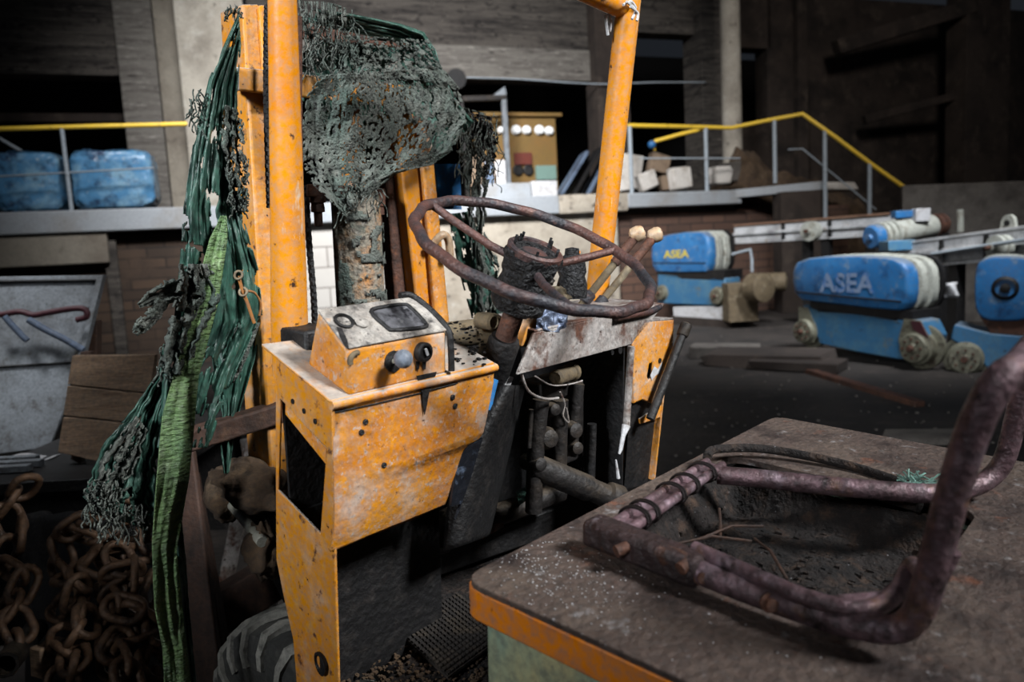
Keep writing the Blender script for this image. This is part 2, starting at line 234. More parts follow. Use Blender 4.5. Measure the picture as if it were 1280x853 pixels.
# ------------------------------------------------------------------ mesh builder
def catmull(P, n=6, closed=False):
    P = [V(p) for p in P]; out = []
    N = len(P); rng = range(N if closed else N - 1)
    for i in rng:
        if closed: a, b, c, d = P[i - 1], P[i], P[(i + 1) % N], P[(i + 2) % N]
        else: a, b, c, d = P[max(i - 1, 0)], P[i], P[i + 1], P[min(i + 2, N - 1)]
        for k in range(n):
            t = k / n
            out.append(0.5 * (2 * b + (c - a) * t + (2 * a - 5 * b + 4 * c - d) * t * t + (3 * b - a - 3 * c + d) * t ** 3))
    if not closed: out.append(P[-1])
    return out
def basis(z):
    z = V(z).normalized(); x = z.orthogonal().normalized(); return x, z.cross(x), z
class MB:
    def __init__(s): s.v = []; s.f = []
    def add(s, vs, fs):
        o = len(s.v); s.v += [V(p) for p in vs]; s.f += [tuple(i + o for i in f) for f in fs]; return s
    def hexa(s, a):                                  # eight corners: bottom four, top four
        return s.add(a, [(3, 2, 1, 0), (4, 5, 6, 7), (0, 1, 5, 4), (1, 2, 6, 5), (2, 3, 7, 6), (3, 0, 4, 7)])
    def box(s, c, size, X=(1, 0, 0), Y=(0, 1, 0), Z=(0, 0, 1)):
        c = V(c); X, Y, Z = V(X).normalized() * size[0] / 2, V(Y).normalized() * size[1] / 2, V(Z).normalized() * size[2] / 2
        return s.hexa([c - X - Y - Z, c + X - Y - Z, c + X + Y - Z, c - X + Y - Z, c - X - Y + Z, c + X - Y + Z, c + X + Y + Z, c - X + Y + Z])
    def bar(s, p0, p1, wd, ht, up=(0, 0, 1)):
        p0, p1 = V(p0), V(p1); Z = (p1 - p0); L = Z.length; Z.normalize(); X = Z.cross(V(up)).normalized(); Y = X.cross(Z)
        return s.box((p0 + p1) / 2, (wd, L, ht), X, Z, Y)
    def poly(s, pts, ext):                           # prism of a flat polygon
        pts = [V(p) for p in pts]; n = len(pts); e = V(ext)
        return s.add(pts + [p + e for p in pts], [tuple(range(n))[::-1], tuple(range(n, 2 * n))] + [(i, (i + 1) % n, n + (i + 1) % n, n + i) for i in range(n)])
    def tube(s, pts, r, seg=12, closed=False, caps=True):
        pts = [V(p) for p in pts]; n = len(pts)
        R = r if isinstance(r, (list, tuple)) else [r] * n
        T = []
        for i in range(n):
            if closed: t = pts[(i + 1) % n] - pts[i - 1]
            else: t = pts[min(i + 1, n - 1)] - pts[max(i - 1, 0)]
            T.append(t.normalized())
        x = T[0].orthogonal().normalized(); rings = []
        for i in range(n):
            x = (x - T[i] * x.dot(T[i])).normalized(); y = T[i].cross(x)
            rings.append([pts[i] + (x * math.cos(2 * PI * k / seg) + y * math.sin(2 * PI * k / seg)) * R[i] for k in range(seg)])
        vs = [p for g in rings for p in g]; fs = []
        for i in range(n if closed else n - 1):
            j = (i + 1) % n; sh = 0
            if closed and i == n - 1:
                sh = min(range(seg), key=lambda q: (rings[0][q] - rings[i][0]).length)
            for k in range(seg): fs.append((i * seg + k, i * seg + (k + 1) % seg, j * seg + (k + 1 + sh) % seg, j * seg + (k + sh) % seg))
        if caps and not closed: fs += [tuple(range(seg))[::-1], tuple(range((n - 1) * seg, n * seg))]
        return s.add(vs, fs)
    def lathe(s, p, axis, prof, seg=24):             # prof: (radius, height along the axis)
        X, Y, Z = basis(axis); p = V(p); vs = []; fs = []; n = len(prof)
        for (r, h) in prof:
            for k in range(seg): vs.append(p + Z * h + (X * math.cos(2 * PI * k / seg) + Y * math.sin(2 * PI * k / seg)) * max(r, 1e-4))
        for i in range(n - 1):
            for k in range(seg): fs.append((i * seg + k, i * seg + (k + 1) % seg, (i + 1) * seg + (k + 1) % seg, (i + 1) * seg + k))
        fs += [tuple(range(seg))[::-1], tuple(range((n - 1) * seg, n * seg))]
        return s.add(vs, fs)
    def ball(s, c, r, seg=16): return s.lathe(c, (0, 0, 1), [(r * math.sin(PI * i / 10), -r * math.cos(PI * i / 10)) for i in range(11)], seg)
    def rock(s, c, size, seed, n=14, rough=.25, X=(1, 0, 0), Y=(0, 1, 0), Z=(0, 0, 1)):
        rnd = random.Random(seed); bm = bmesh.new(); c = V(c)
        for sx in (-1, 1):
            for sy in (-1, 1):
                for sz in (-1, 1):
                    p = [sx * (1 - rnd.random() * rough), sy * (1 - rnd.random() * rough), sz * (1 - rnd.random() * rough)]
                    bm.verts.new(c + V(X) * p[0] * size[0] / 2 + V(Y) * p[1] * size[1] / 2 + V(Z) * p[2] * size[2] / 2)
        for k in range(n - 8):
            p = [rnd.uniform(-1, 1) for _ in range(3)]; m = max(abs(a) for a in p); p = [a / m for a in p]
            bm.verts.new(c + V(X) * p[0] * size[0] / 2 + V(Y) * p[1] * size[1] / 2 + V(Z) * p[2] * size[2] / 2)
        bmesh.ops.convex_hull(bm, input=bm.verts)
        bm.verts.ensure_lookup_table(); used = [v for v in bm.verts if v.link_faces]; ix = {v: i for i, v in enumerate(used)}
        s.add([v.co for v in used], [tuple(ix[v] for v in f.verts) for f in bm.faces]); bm.free(); return s
    def lump(s, c, size, seed, amp=.22, nu=28, nv=18):
        c = V(c)
        def f(u, v):
            a, h = 2 * PI * u, PI * (v - .5); d = V((math.cos(h) * math.cos(a), math.cos(h) * math.sin(a), math.sin(h)))
            k = 1 + amp * (noise.noise(d * 1.6 + V((seed, 0, 0))) * 1.3 + .6 * noise.noise(d * 4 + V((0, seed, 0))) + .3 * noise.noise(d * 10 + V((0, 0, seed))))
            return c + V((d.x * size[0] / 2, d.y * size[1] / 2, d.z * size[2] / 2)) * k
        return s.grid(f, nu, nv)
    def grid(s, fn, nu, nv, keep=None):
        vs = [fn(i / nu, j / nv) for j in range(nv + 1) for i in range(nu + 1)]; fs = []
        for j in range(nv):
            for i in range(nu):
                if keep is None or keep((i + .5) / nu, (j + .5) / nv): fs.append((j * (nu + 1) + i, j * (nu + 1) + i + 1, (j + 1) * (nu + 1) + i + 1, (j + 1) * (nu + 1) + i))
        return s.add(vs, fs)
    def mesh(s, name, origin=V((0, 0, 0)), angle=40, tidy=True):
        me = bpy.data.meshes.new(name); me.from_pydata([p - origin for p in s.v], [], s.f); me.update()
        bm = bmesh.new(); bm.from_mesh(me)
        loose = [v for v in bm.verts if not v.link_faces]
        if loose: bmesh.ops.delete(bm, geom=loose, context='VERTS')
        bmesh.ops.recalc_face_normals(bm, faces=bm.faces); bm.to_mesh(me); bm.free()
        for p in me.polygons: p.use_smooth = True
        me.set_sharp_from_angle(angle=math.radians(angle))
        return me
ORG = {}
def tag(o, label=None, cat=None, group=None, kind=None):
    if label: o['label'] = label
    if cat: o['category'] = cat
    if group: o['group'] = group
    if kind: o['kind'] = kind
    return o
def part(name, mb, m, parent=None, origin=None, bevel=0, solid=0, angle=40, label=None):
    if parent is not None: org = ORG[parent.name]
    else: org = V(origin) if origin is not None else sum(mb.v, V((0, 0, 0))) / len(mb.v)
    o = bpy.data.objects.new(name, mb.mesh(name, org, angle)); COL.objects.link(o)
    o.data.materials.append(M[m] if isinstance(m, str) else m)
    if parent is not None: o.parent = parent
    else: o.location = org
    ORG[o.name] = org
    if solid: md = o.modifiers.new('thickness', 'SOLIDIFY'); md.thickness = solid; md.offset = 0
    if bevel:
        md = o.modifiers.new('bevel', 'BEVEL'); md.width = bevel; md.segments = 2; md.limit_method = 'ANGLE'; md.angle_limit = math.radians(40)
    if label: o['label'] = label
    return o
def thing(name, loc, label, cat, group=None):
    o = bpy.data.objects.new(name, None); o.empty_display_size = .1; COL.objects.link(o); o.location = loc
    ORG[o.name] = V(loc); return tag(o, label, cat, group)
def struct(name, mb, m, bevel=0):
    return tag(part(name, mb, m, bevel=bevel), kind='structure')
def px(fn, pts, *a): return [fn(p[0], p[1], *a) for p in pts]

# ================================================================== the hall
mb = MB().box((0, 9, -.1), (34, 34, .2)); struct('floor', mb, 'floor')
def wspan(x0, x1, yt, yb, d):
    ym = (yt + yb) / 2; xm = (x0 + x1) / 2
    s0 = toS(WD(x0, ym, d)).x; s1 = toS(WD(x1, ym, d)).x
    return s0, s1, toS(WD(xm, yb, d)).z, toS(WD(xm, yt, d)).z
def sbox(mb, s0, s1, d0, d1, z0, z1):
    return mb.hexa([SP(s0, d0, z0), SP(s1, d0, z0), SP(s1, d1, z0), SP(s0, d1, z0), SP(s0, d0, z1), SP(s1, d0, z1), SP(s1, d1, z1), SP(s0, d1, z1)])
def wbox(name, x0, x1, yt, yb, d, th, m, z0=None, z1=None, bevel=.015):
    s0, s1, a, b = wspan(x0, x1, yt, yb, d)
    return struct(name, sbox(MB(), s0, s1, d, d + th, a if z0 is None else z0, b if z1 is None else z1), m, bevel)
PZ = 2.47                                            # platform height
sL = -4.0; sR = toS(WD(925, 240, 0)).x
sM, sN = toS(WD(697, 240, 0)).x, toS(WD(783, 240, 0)).x
struct('trim_1', sbox(MB(), sL, sM, -.06, .2, PZ - .33, PZ), 'curb', .02)
struct('trim_16', sbox(MB(), sN, sR, -.06, .2, PZ - .27, PZ), 'curb', .02)
struct('trim_17', MB().rock(SP((sM + sN) / 2, .1, PZ - .16), (sN - sM + .1, .3, .34), 9, 60, .12, WS, WN), 'rubblewall', .02)
struct('floor_platform', sbox(MB(), sL, sR, .2, 9, PZ - .4, PZ), 'darkconc')
sA = toS(WD(135, 300, .1)).x; sB = toS(WD(345, 300, .1)).x; sC = toS(WD(548, 300, .1)).x; sD = toS(WD(772, 290, .1)).x; sE = toS(WD(1065, 290, .1)).x
struct('wall_platform_beam', sbox(MB(), sL, sA, .0, .6, PZ - .80, PZ - .33), 'plaster', .02)
struct('wall_platform_left', sbox(MB(), sL, sB, .2, .6, 0, PZ - .33), 'brickdark')
struct('wall_platform_middle', sbox(MB(), sB, sC, .1, .6, 0, PZ - .33), 'blockwall')
struct('wall_platform_centre', sbox(MB(), sC, sD, .1, .6, 0, PZ - .33), 'rubblewall')
struct('wall_platform_right', sbox(MB(), sD, sE, .2, .6, 0, PZ - .36), 'brick')
wbox('trim_2', 136, 152, 300, 440, .1, .3, 'boardconc', z0=0)
# rear wall of the hall, pier by pier
TOP = 7.4
wbox('wall_lintel_left', -120, 157, -30, 92, 3.0, .5, 'boardconc', z1=TOP)
wbox('trim_3', -120, 165, 141, 152, 3.6, .4, 'darkconc')
wbox('trim_4', 150, 198, -30, 232, 2.7, .7, 'boardlight', z0=PZ, z1=TOP)
wbox('wall_left_infill', 194, 236, -30, 232, 3.1, .4, 'plaster', z0=PZ, z1=TOP)
wbox('trim_5', 226, 312, -30, 230, 2.3, .8, 'concrete', z0=PZ, z1=TOP)
wbox('wall_lintel_middle', 310, 752, -30, 97, 3.0, .5, 'boardconc', z1=TOP)
wbox('trim_6', 310, 752, 55, 97, 2.94, .1, 'boardlight')
wbox('trim_7', 747, 787, -30, 240, 2.6, .6, 'darkconc', z0=PZ, z1=TOP)
wbox('wall_lintel_right', 787, 884, -30, 42, 3.0, .5, 'boardconc', z1=TOP)
wbox('trim_8', 878, 914, -30, 225, 2.7, .8, 'boardconc', z0=PZ, z1=TOP)
wbox('wall_right_upper', 912, 964, -30, 60, 3.0, .5, 'darkconc', z1=TOP)
wbox('wall_right_lower', 912, 964, 152, 240, 3.0, .5, 'darkconc', z0=0)
wbox('wall_right', 960, 1420, -30, 240, 3.0, .5, 'darkconc', z0=0, z1=TOP)
wbox('trim_9', 998, 1010, -30, 210, 2.8, .3, 'darkconc', z0=PZ - 1, z1=TOP)
wbox('trim_10', 1208, 1262, -30, 225, 1.4, .6, 'darkconc', z0=0, z1=TOP)
p0, p1 = WD(1045, 60, 2.2), WD(1215, 8, 1.5)
struct('trim_11', MB().bar(p0, p1, .3, .35), 'darkconc', .02)
p0, p1 = WD(1080, 150, 2.4), WD(1225, 112, 1.6)
struct('trim_12', MB().bar(p0, p1, .2, .2), 'darkconc', .02)
struct('wall_deep', sbox(MB(), -8, 22, 9, 9.4, 0, TOP), 'deepblack')
s0, s1, a, b = wspan(907, 942, -30, 228, 1.2)
mb = MB(); mb.lathe(SP((s0 + s1) / 2, 1.5, PZ), (0, 0, 1), [(.24, 0), (.24, .3), (.215, .32), (.205, TOP - PZ)], 20); struct('trim_13', mb, 'concrete')
# grey retaining wall on the far right, landing plate of the stairs
a, b, c, d_ = WY(1128, 285, 12.6), WY(1400, 300, 10.6), WY(1400, 222, 10.6), WY(1128, 232, 12.6)
struct('wall_retaining', MB().poly([V((a.x, a.y, 0)), V((b.x, b.y, 0)), V((b.x, b.y, c.z)), V((a.x, a.y, d_.z))], (.15, .35, 0)), 'slab', .01)
a, b = WD(912, 238, 0), WD(1032, 226, -.9)
struct('trim_14', MB().hexa([a + V((0, 0, -.16)), b + V((0, 0, -.16)), b + WN * 1.2 + V((0, 0, -.16)), a + WN * 1.2 + V((0, 0, -.16)), a, b, b + WN * 1.2, a + WN * 1.2]), 'curb', .01)
struct('trim_15', MB().hexa([V((b.x - .9, b.y - .1, 0)), V((b.x, b.y, 0)), V((b.x, b.y + .5, 0)), V((b.x - .9, b.y + .4, 0)), b + V((-.9, -.1, -.17)), b + V((0, 0, -.17)), b + V((0, .5, -.17)), b + V((-.9, .4, -.17))]), 'darkconc', .01)

# ------------------------------------------------------------------ railings
def railing(name, hand, posts, mids, label, rh=.035, rp=.03, drop=None):
    t = thing(name, posts[0][1], label, 'railing')
    part('handrail', MB().tube(hand, rh, 10), 'rail', t, angle=60)
    for a, b in posts: part('rail_post', MB().tube([b, a], rp, 8), 'post', t, angle=60)
    for m_ in mids: part('mid_rail', MB().tube(m_, .014, 6), 'post', t, angle=60)
    return t
def wp(x, y, d): return WD(x, y, d)
def post_at(x, y, d, z):
    a = WD(x, y, d); return (a, V((a.x, a.y, z)))
railing('platform_railing', [wp(-60, 163, .05), wp(100, 158.5, .05), wp(234, 155, .05)],
        [post_at(77, 159, .05, PZ), post_at(-40, 162, .05, PZ)], [[wp(-60, 224, .05), wp(192, 210, .05)]],
        'yellow handrail with grey posts along the platform at far left, before the blue bales')
hand = [wp(785, 157, .05), wp(860, 158.5, .05), wp(914, 160, .05), wp(960, 150.5, -.3), wp(1003, 142.5, -.75), wp(1042, 170, -1.1), wp(1090, 206, -1.4), wp(1172, 264, -2.1)]
sr_ = railing('stair_railing', hand,
        [post_at(787, 157, .05, PZ), post_at(882, 160, .05, PZ), (wp(968, 150, -.38), WD(969, 229, -.38)), (wp(1031, 163, -1.0), V((WD(1031, 163, -1.0).x, WD(1031, 163, -1.0).y, 0))), (wp(1087, 204, -1.38), V((WD(1087, 204, -1.38).x, WD(1087, 204, -1.38).y, 0)))],
        [[wp(800, 198, .05), wp(925, 198, .05)], [wp(985, 187, -.6), wp(1003, 186, -.75), wp(1095, 262, -1.4)]],
        'yellow handrail that rises to a peak and slopes down the stairs on grey posts', .04, .04)
part('return_rail', MB().tube([wp(818, 177, .9), wp(850, 168, .6), wp(884, 160, .06)], .04, 8).tube([wp(818, 177, .9), wp(818, 188, .9)], .03, 8), 'rail', sr_, angle=60)
part('rail_end_cap', MB().ball(wp(815, 181, .88), .085, 14), 'blue', sr_, angle=60)

# ------------------------------------------------------------------ things on the platform
def bale(x0, x1, yt, yb, d, label, seed):
    s0, s1, z0, z1 = wspan(x0, x1, yt, yb, d); wd, ht, dp = s1 - s0, z1 - PZ, .95
    def f(u, v):
        th = 2 * PI * u; ph = PI * (v - .5)
        sg = lambda a, e: math.copysign(abs(a) ** e, a)
        q = V((sg(math.cos(ph), .3) * sg(math.cos(th), .3) * wd / 2, sg(math.cos(ph), .3) * sg(math.sin(th), .3) * dp / 2, sg(math.sin(ph), .34) * ht / 2))
        k = noise.noise(q * 3.2 + V((seed, 0, 0))) * .07 + abs(noise.noise(q * 7 + V((0, seed, 0)))) * -.09 + noise.noise(q * 22) * .02
        q = q * (1 + k) ; q.z = max(q.z, -ht / 2)
        return SP((s0 + s1) / 2 + q.x, d + dp / 2 + q.y, PZ + ht / 2 + q.z)
    o = part('wrapped_bale', MB().grid(f, 60, 40), 'wrap', None, SP((s0 + s1) / 2, d + dp / 2, PZ), angle=70)
    tag(o, label, 'bale', 'plastic wrapped bales on the platform')
bale(-14, 76, 187, 266, .35, 'blue plastic wrapped bale at the left edge of the picture on the platform', 3)
bale(85, 193, 184, 261, .35, 'wide shiny blue wrapped bale right of the grey railing post', 9)

def slant_bar(name, a, b, wd, ht, m, label, cat):
    o = part(name, MB().bar(a, b, wd, ht), m, None, b, .01); return tag(o, label, cat)
slant_bar('steel_bar', wp(-40, 150, 1.6), wp(28, 190, 1.9), .05, .05, 'post', 'thin grey bar slanting down behind the left bale', 'bar')
# ochre cabinet
s0, s1, z0, z1 = wspan(598, 696, 146, 232, 1.6)
t = thing('control_cabinet', SP((s0 + s1) / 2, 1.9, PZ), 'ochre control cabinet with white round lamps on the platform', 'cabinet')
part('body', sbox(MB(), s0, s1, 1.6, 2.2, PZ, z1), 'cabinet', t, bevel=.01)
part('top_cap', sbox(MB(), s0 - .06, s1 + .12, 1.52, 2.25, z1, z1 + .07), 'cabinet', t, bevel=.01)
for x, y, r in ((607, 163, 4.5), (626, 163, 4), (645, 163, 5.5), (658, 163, 5), (674, 163, 5.5), (686, 164, 5)):
    p = WD(x, y, 1.6); rr = r / FPX * p.y
    part('lamp', MB().lathe(p, -WN, [(rr * 1.15, -.01), (rr * 1.15, .03), (rr, .05), (rr * .8, .09), (.01, .11)], 14), 'lampwhite', t)
for x, y in ((647, 213), (660, 213)):
    p = WD(x, y, 1.6); part('dial', MB().lathe(p, -WN, [(.11, -.01), (.11, .04), (.09, .05), (.085, .03), (.01, .03)], 16), 'black', t)
a, b = WD(643, 206, 1.58), WD(664, 191, 1.58); sa, sb = toS(a), toS(b)
part('red_plate', sbox(MB(), sa.x, sb.x, 1.55, 1.61, sa.z, sb.z), 'red', t)
a, b = WD(670, 225, 1.58), WD(694, 207, 1.58); sa, sb = toS(a), toS(b)
part('lower_plate', sbox(MB(), sa.x, sb.x, 1.54, 1.61, sa.z, sb.z), 'teal', t)
# grey steel frame beside it
t = thing('angle_frame', V((*WD(630, 215, .9).xy, PZ)), 'grey steel angle frame standing left of the ochre cabinet', 'frame')
a, b = WD(577, 124, .9), WD(632, 122, .9)
part('crossbar', MB().bar(a, b, .1, .09), 'darksteel', t, bevel=.01)
part('post', MB().bar(WD(629, 112, .9), V((*WD(629, 112, .9).xy, PZ)), .09, .09, WN), 'sheet', t, bevel=.01)
part('post', MB().bar(a, V((*a.xy, PZ)), .06, .06, WN), 'darksteel', t, bevel=.01)
part('gusset', MB().poly([WD(614, 121, .86), WD(632, 121, .86), WD(631, 108, .86)], WN * .05), 'sheet', t)
def pbox(name, x0, x1, yt, yb, d, dp, m, label, cat, group=None, z0=None):
    s0, s1, a, b = wspan(x0, x1, yt, yb, d)
    o = part(name, sbox(MB(), s0, s1, d, d + dp, PZ if z0 is None else z0, b), m, None, SP((s0 + s1) / 2, d + dp / 2, PZ), .02)
    return tag(o, label, cat, group)
pbox('grey_box', 603, 664, 229, 240, .25, .35, 'curb', 'low grey box below the round dials of the cabinet', 'box')
pbox('white_box', 666, 697, 226, 240, .2, .25, 'white', 'small bright white box at the foot of the leaning frames', 'box')
for i, (x0, x1, yt, m_, lb) in enumerate(((588, 605, 190, 'rubblebrown', 'tan upright board beside the torn netting left of the cabinet'), (607, 618, 197, 'bluewin', 'narrow blue grey board left of the cabinet'), (620, 633, 200, 'white', 'narrow white board against the left of the cabinet'))):
    pbox('board', x0, x1, yt, 236, .66 + .06 * i, .04, m_, lb, 'board', 'boards left of the cabinet')
# dark panes leaning
for i, (x, m_, lb) in enumerate(((700, 'bluewin', 'leftmost blue grey window frame leaning on the platform left of the yellow post'), (716, 'black', 'dark window frame leaning behind the blue grey one'), (733, 'bluewin', 'rear grey window frame leaning just beside the yellow post'))):
    d = .45 + .12 * i
    t = thing('window_frame', SP(toS(WD(x, 240, d)).x, d, PZ), lb, 'frame', 'leaning window frames')
    b0, b1 = WD(x, 243, d), WD(x + 34, 190 - 4 * i, d + .5)
    b0 = V((b0.x, b0.y, PZ + .02)); e = WN * .9 + WS * .2; ht = b1 - b0
    for q in (0, 1): part('side_bar', MB().bar(b0 + e * q * .55, b0 + e * q * .55 + ht, .06, .06, WN), m_, t)
    for q in (0, .5, 1): part('cross_bar', MB().bar(b0 + ht * q, b0 + ht * q + e * .55, .05, .05), m_, t)
    part('pane', MB().poly([b0, b0 + e * .55, b0 + e * .55 + ht, b0 + ht], ht.cross(e).normalized() * .01), 'black', t)
# rubble
RB = [(768, 226, 24, 22, 'rubblebrown', 20, 'brown block beside the right yellow post'), (786, 214, 30, 42, 'rubblewhite', -12, 'tall pale slab leaning left of the rubble group'), (777, 232, 22, 14, 'rubblewhite', 5, 'small white block at the foot of the tall pale slab'),
      (808, 226, 26, 22, 'rubblewhite', 18, 'white tilted block in front of the brown one'), (823, 205, 27, 24, 'rubblebrown', -14, 'brown block on top of the rubble group'), (831, 229, 16, 18, 'rubblebrown', 4, 'tan block squeezed between two white ones'), (850, 223, 30, 28, 'rubblewhite', 6, 'bright white squarish block at the right of the rubble')]
for i, (x, y, wd, ht, m_, rot, lb) in enumerate(RB):
    d = (1.0, .72, .3, .3, .74, .5, .3)[i]; c = WD(x, y, d); k = c.y / FPX; r = math.radians(rot)
    X = WS * math.cos(r) + V((0, 0, math.sin(r))); Z = V((0, 0, math.cos(r))) - WS * math.sin(r)
    hh = ht * k
    o = part('rubble_block', MB().rock(c, (wd * k * .95, .24, hh), 40 + i, 12, .16, X, WN, Z), m_, None, c, .02)
    tag(o, lb, 'rubble', 'broken blocks on the platform edge')
for i, (x, y, wd, ht, m_, lb) in enumerate(((898, 219, 26, 22, 'rubblewhite', 'pale rubble lump left of the round concrete post'), (918, 214, 30, 26, 'slab', 'grey rubble lump against the round concrete post'), (1043, 234, 60, 12, 'rubblewhite', 'flat pale broken slab behind the stairs'))):
    c = WD(x, y, (.55, 1.15, .1)[i]); k = c.y / FPX
    tag(part('rubble_lump', MB().rock(c, (wd * k, .45, ht * k), 60 + i, 20, .4, WS, WN), m_, None, c, .02), lb, 'rubble')
def heap(u, v):
    x = 932 + u * 180; d = .12 + v * 1.75
    hz = (2.4 + 1.15 * math.sin(PI * min(1, max(0, v * .8 + .2)))) * (1 - .42 * u) * min(1, u * 5 + .7)
    p = SP(toS(WD(x, 220, .6)).x, .55 + d, 0); hz += noise.noise(p * 1.6) * .35 + noise.noise(p * 5) * .13
    return V((p.x, p.y, max(0, hz if v > .02 else hz * .3)))
tag(part('rubble_heap', MB().grid(heap, 60, 40), 'earth', None, angle=180), 'brown heap of earth and rubble behind the stair railing', 'rubble', None, 'stuff')
# duct end and cable below the lintel
p = WD(571, 98, 2.2); t = part('duct_pipe', MB().lathe(p, WN, [(.17, 0), (.2, 0), (.2, .8), (.16, .8), (.16, .02)], 20), 'black', None, p); tag(t, 'round black pipe end under the concrete lintel right of the netting', 'pipe')
tag(part('cable', MB().tube(catmull([WD(584, 97, 2.1), WD(650, 99, 2.5), WD(745, 105, 2.5), WD(820, 103, 2.4), WD(882, 103, 2.6)], 6), .015, 6), 'post', None, angle=60), 'thin pale cable strung under the lintels', 'cable')

# ------------------------------------------------------------------ blue crane trolleys
def vplane(g0, g1):
    n_ = (g1 - g0).cross(V((0, 0, 1))).normalized()
    def f(x, y, off=0):
        r = wray(x, y); return CAMW + r * ((g0 - CAMW).dot(n_) / r.dot(n_))
    if (g0 - CAMW).dot(n_) < 0: n_ = -n_                 # pointing away from the camera
    return f, n_
def wheel_parts(t, c, ax, r, m='wheelsteel'):
    wh = part('wheel', MB().lathe(c, ax, [(r * .25, -.05), (r * .3, -.035), (r * .8, -.03), (r * .86, -.015), (r * .86, .03), (r * .98, .04), (r, .13), (r * 1.3, .14), (r * 1.3, .19), (r * .4, .2)], 28), m, t)
    X, Y, Z = basis(ax); hb = MB()
    for k in range(8):
        a = 2 * PI * k / 8; part('hub_bolt', MB().lathe(c + (X * math.cos(a) + Y * math.sin(a)) * r * .55 - Z * .035, ax, [(r * .07, -.02), (r * .07, .03)], 6), 'rust', wh)
    hb.lathe(c - Z * .045, ax, [(r * .16, -.05), (r * .2, -.02), (r * .2, .02)], 12)
    part('hub_cap', hb, 'rust', wh)
def lettering(t, txt, fn, n_, x0, x1, ytop, ybot, m):
    cu = bpy.data.curves.new('lettering', 'FONT'); cu.body = txt; cu.extrude = .0; cu.size = 1; cu.offset = .03
    tmp = bpy.data.objects.new('tmp', cu); COL.objects.link(tmp); bpy.context.view_layer.update()
    me = bpy.data.meshes.new_from_object(tmp.evaluated_get(bpy.context.evaluated_depsgraph_get())); bpy.data.objects.remove(tmp); bpy.data.curves.remove(cu)
    xs = [v.co.x for v in me.vertices]; ys = [v.co.y for v in me.vertices]
    a, b, c = fn(x0, ybot), fn(x1, ybot), fn(x0, ytop); b.z = b.z; ex = fn(x1, (ytop + ybot) / 2) - fn(x0, (ytop + ybot) / 2); ex.z = 0; ht = c.z - a.z
    vs = [a + ex * ((v.co.x - min(xs)) / (max(xs) - min(xs))) + V((0, 0, 1)) * (ht * (v.co.y - min(ys)) / (max(ys) - min(ys))) - n_ * .012 for v in me.vertices]
    return part('lettering', MB().add(vs, [tuple(p.vertices) for p in me.polygons]), m, t)
def housing(t, fn, n_, outline, th, dark='black'):
    P = [fn(*p) for p in outline]; c = sum(P, V((0, 0, 0))) / len(P)
    def ring(k, off): return [c + (p - c) * k + n_ * off for p in P]
    def layer(name, m, prof):
        vs = []; fs = []; n = len(P)
        for k, off in prof: vs += ring(k, off)
        for i in range(len(prof) - 1):
            for j in range(n): fs.append((i * n + j, i * n + (j + 1) % n, (i + 1) * n + (j + 1) % n, (i + 1) * n + j))
        fs += [tuple(range(n))[::-1], tuple(range((len(prof) - 1) * n, len(prof) * n))]
        return part(name, MB().add(vs, fs), m, t, angle=35)
    layer('housing_cover', 'blue', [(.9, -.045), (.95, -.038), (.985, -.015), (1, .03), (1, th * .2)])
    layer('end_ring', 'cast', [(.97, th * .29), (1.01, th * .31), (1.01, th * .48), (.97, th * .5)])
    layer('ring_gap', dark, [(.93, th * .15), (.93, th * .9)])
    layer('end_ring', 'cast', [(.97, th * .6), (1.02, th * .62), (1.02, th * .8), (.97, th * .82)])
    layer('back_plate', dark, [(.95, th * .8), (.95, th * .89), (1.03, th * .9), (1.03, th)])
# the middle one
g1 = WZ(1146, 463, 0); g0 = V((3.68, 9.13, 0)) + (g1 - V((4.3, 7.93, 0)))
fn, n_ = vplane(g0, g1)
t = thing('crane_trolley', (g0 + g1) / 2 + n_ * .2, 'large faded blue crane trolley with two wheels, middle of the three', 'crane trolley', 'blue crane trolleys')
housing(t, fn, n_, [(992, 338), (997, 328), (1010, 323), (1032, 320.5), (1075, 319.5), (1113, 322), (1124, 324.5), (1132, 329), (1138, 338), (1140, 350), (1140, 366), (1138, 378), (1133, 385.5), (1125, 388.5), (1090, 385.5), (1053, 381), (1018, 377), (1002, 374.5), (994.5, 366), (991.5, 352)], .55)
part('seam_strip', MB().tube([fn(999, 365) - n_ * .045, fn(1060, 371) - n_ * .047, fn(1130, 377) - n_ * .045], .012, 6), 'black', t)
lettering(t, 'ASEA', fn, n_ * 4.4, 1028, 1097, 341, 365, 'letterspale')
part('carriage', MB().poly([fn(1004, 381), fn(1013, 382), (fn(1022, 390)), fn(1070, 393), fn(1118, 401), fn(1128, 398), fn(1150, 402), fn(1160, 422), fn(1150, 450), fn(1120, 449), fn(1070, 440), fn(1024.5, 430), fn(1018, 412), fn(1004, 402)], n_ * .34), 'bluedark', t, bevel=.015)
part('saddle', MB().poly([fn(1012, 378), fn(1140, 389), fn(1140, 402), fn(1012, 386)], n_ * .5) .box(fn(1075, 384) + n_ * .25, (.3, .3, .2)), 'black', t)
part('axle_box', MB().poly([fn(1131, 399) - n_ * .015, fn(1150, 401) - n_ * .015, fn(1161, 422) - n_ * .015, fn(1152, 448) - n_ * .015, fn(1128, 446) - n_ * .015, fn(1124, 424) - n_ * .015], n_ * .03), 'wheelsteel', t)
part('axle_box', MB().poly([fn(999, 384) - n_ * .015, fn(1010, 384) - n_ * .015, fn(1020, 408) - n_ * .015, fn(1018, 428) - n_ * .015, fn(1000, 420) - n_ * .015], n_ * .03), 'wheelsteel', t)
part('maroon_patch', MB().poly([fn(1140, 401) - n_ * .022, fn(1151, 402) - n_ * .022, fn(1161, 421) - n_ * .022, fn(1152, 418) - n_ * .022, fn(1143, 412) - n_ * .022], n_ * .02), 'maroon', t)
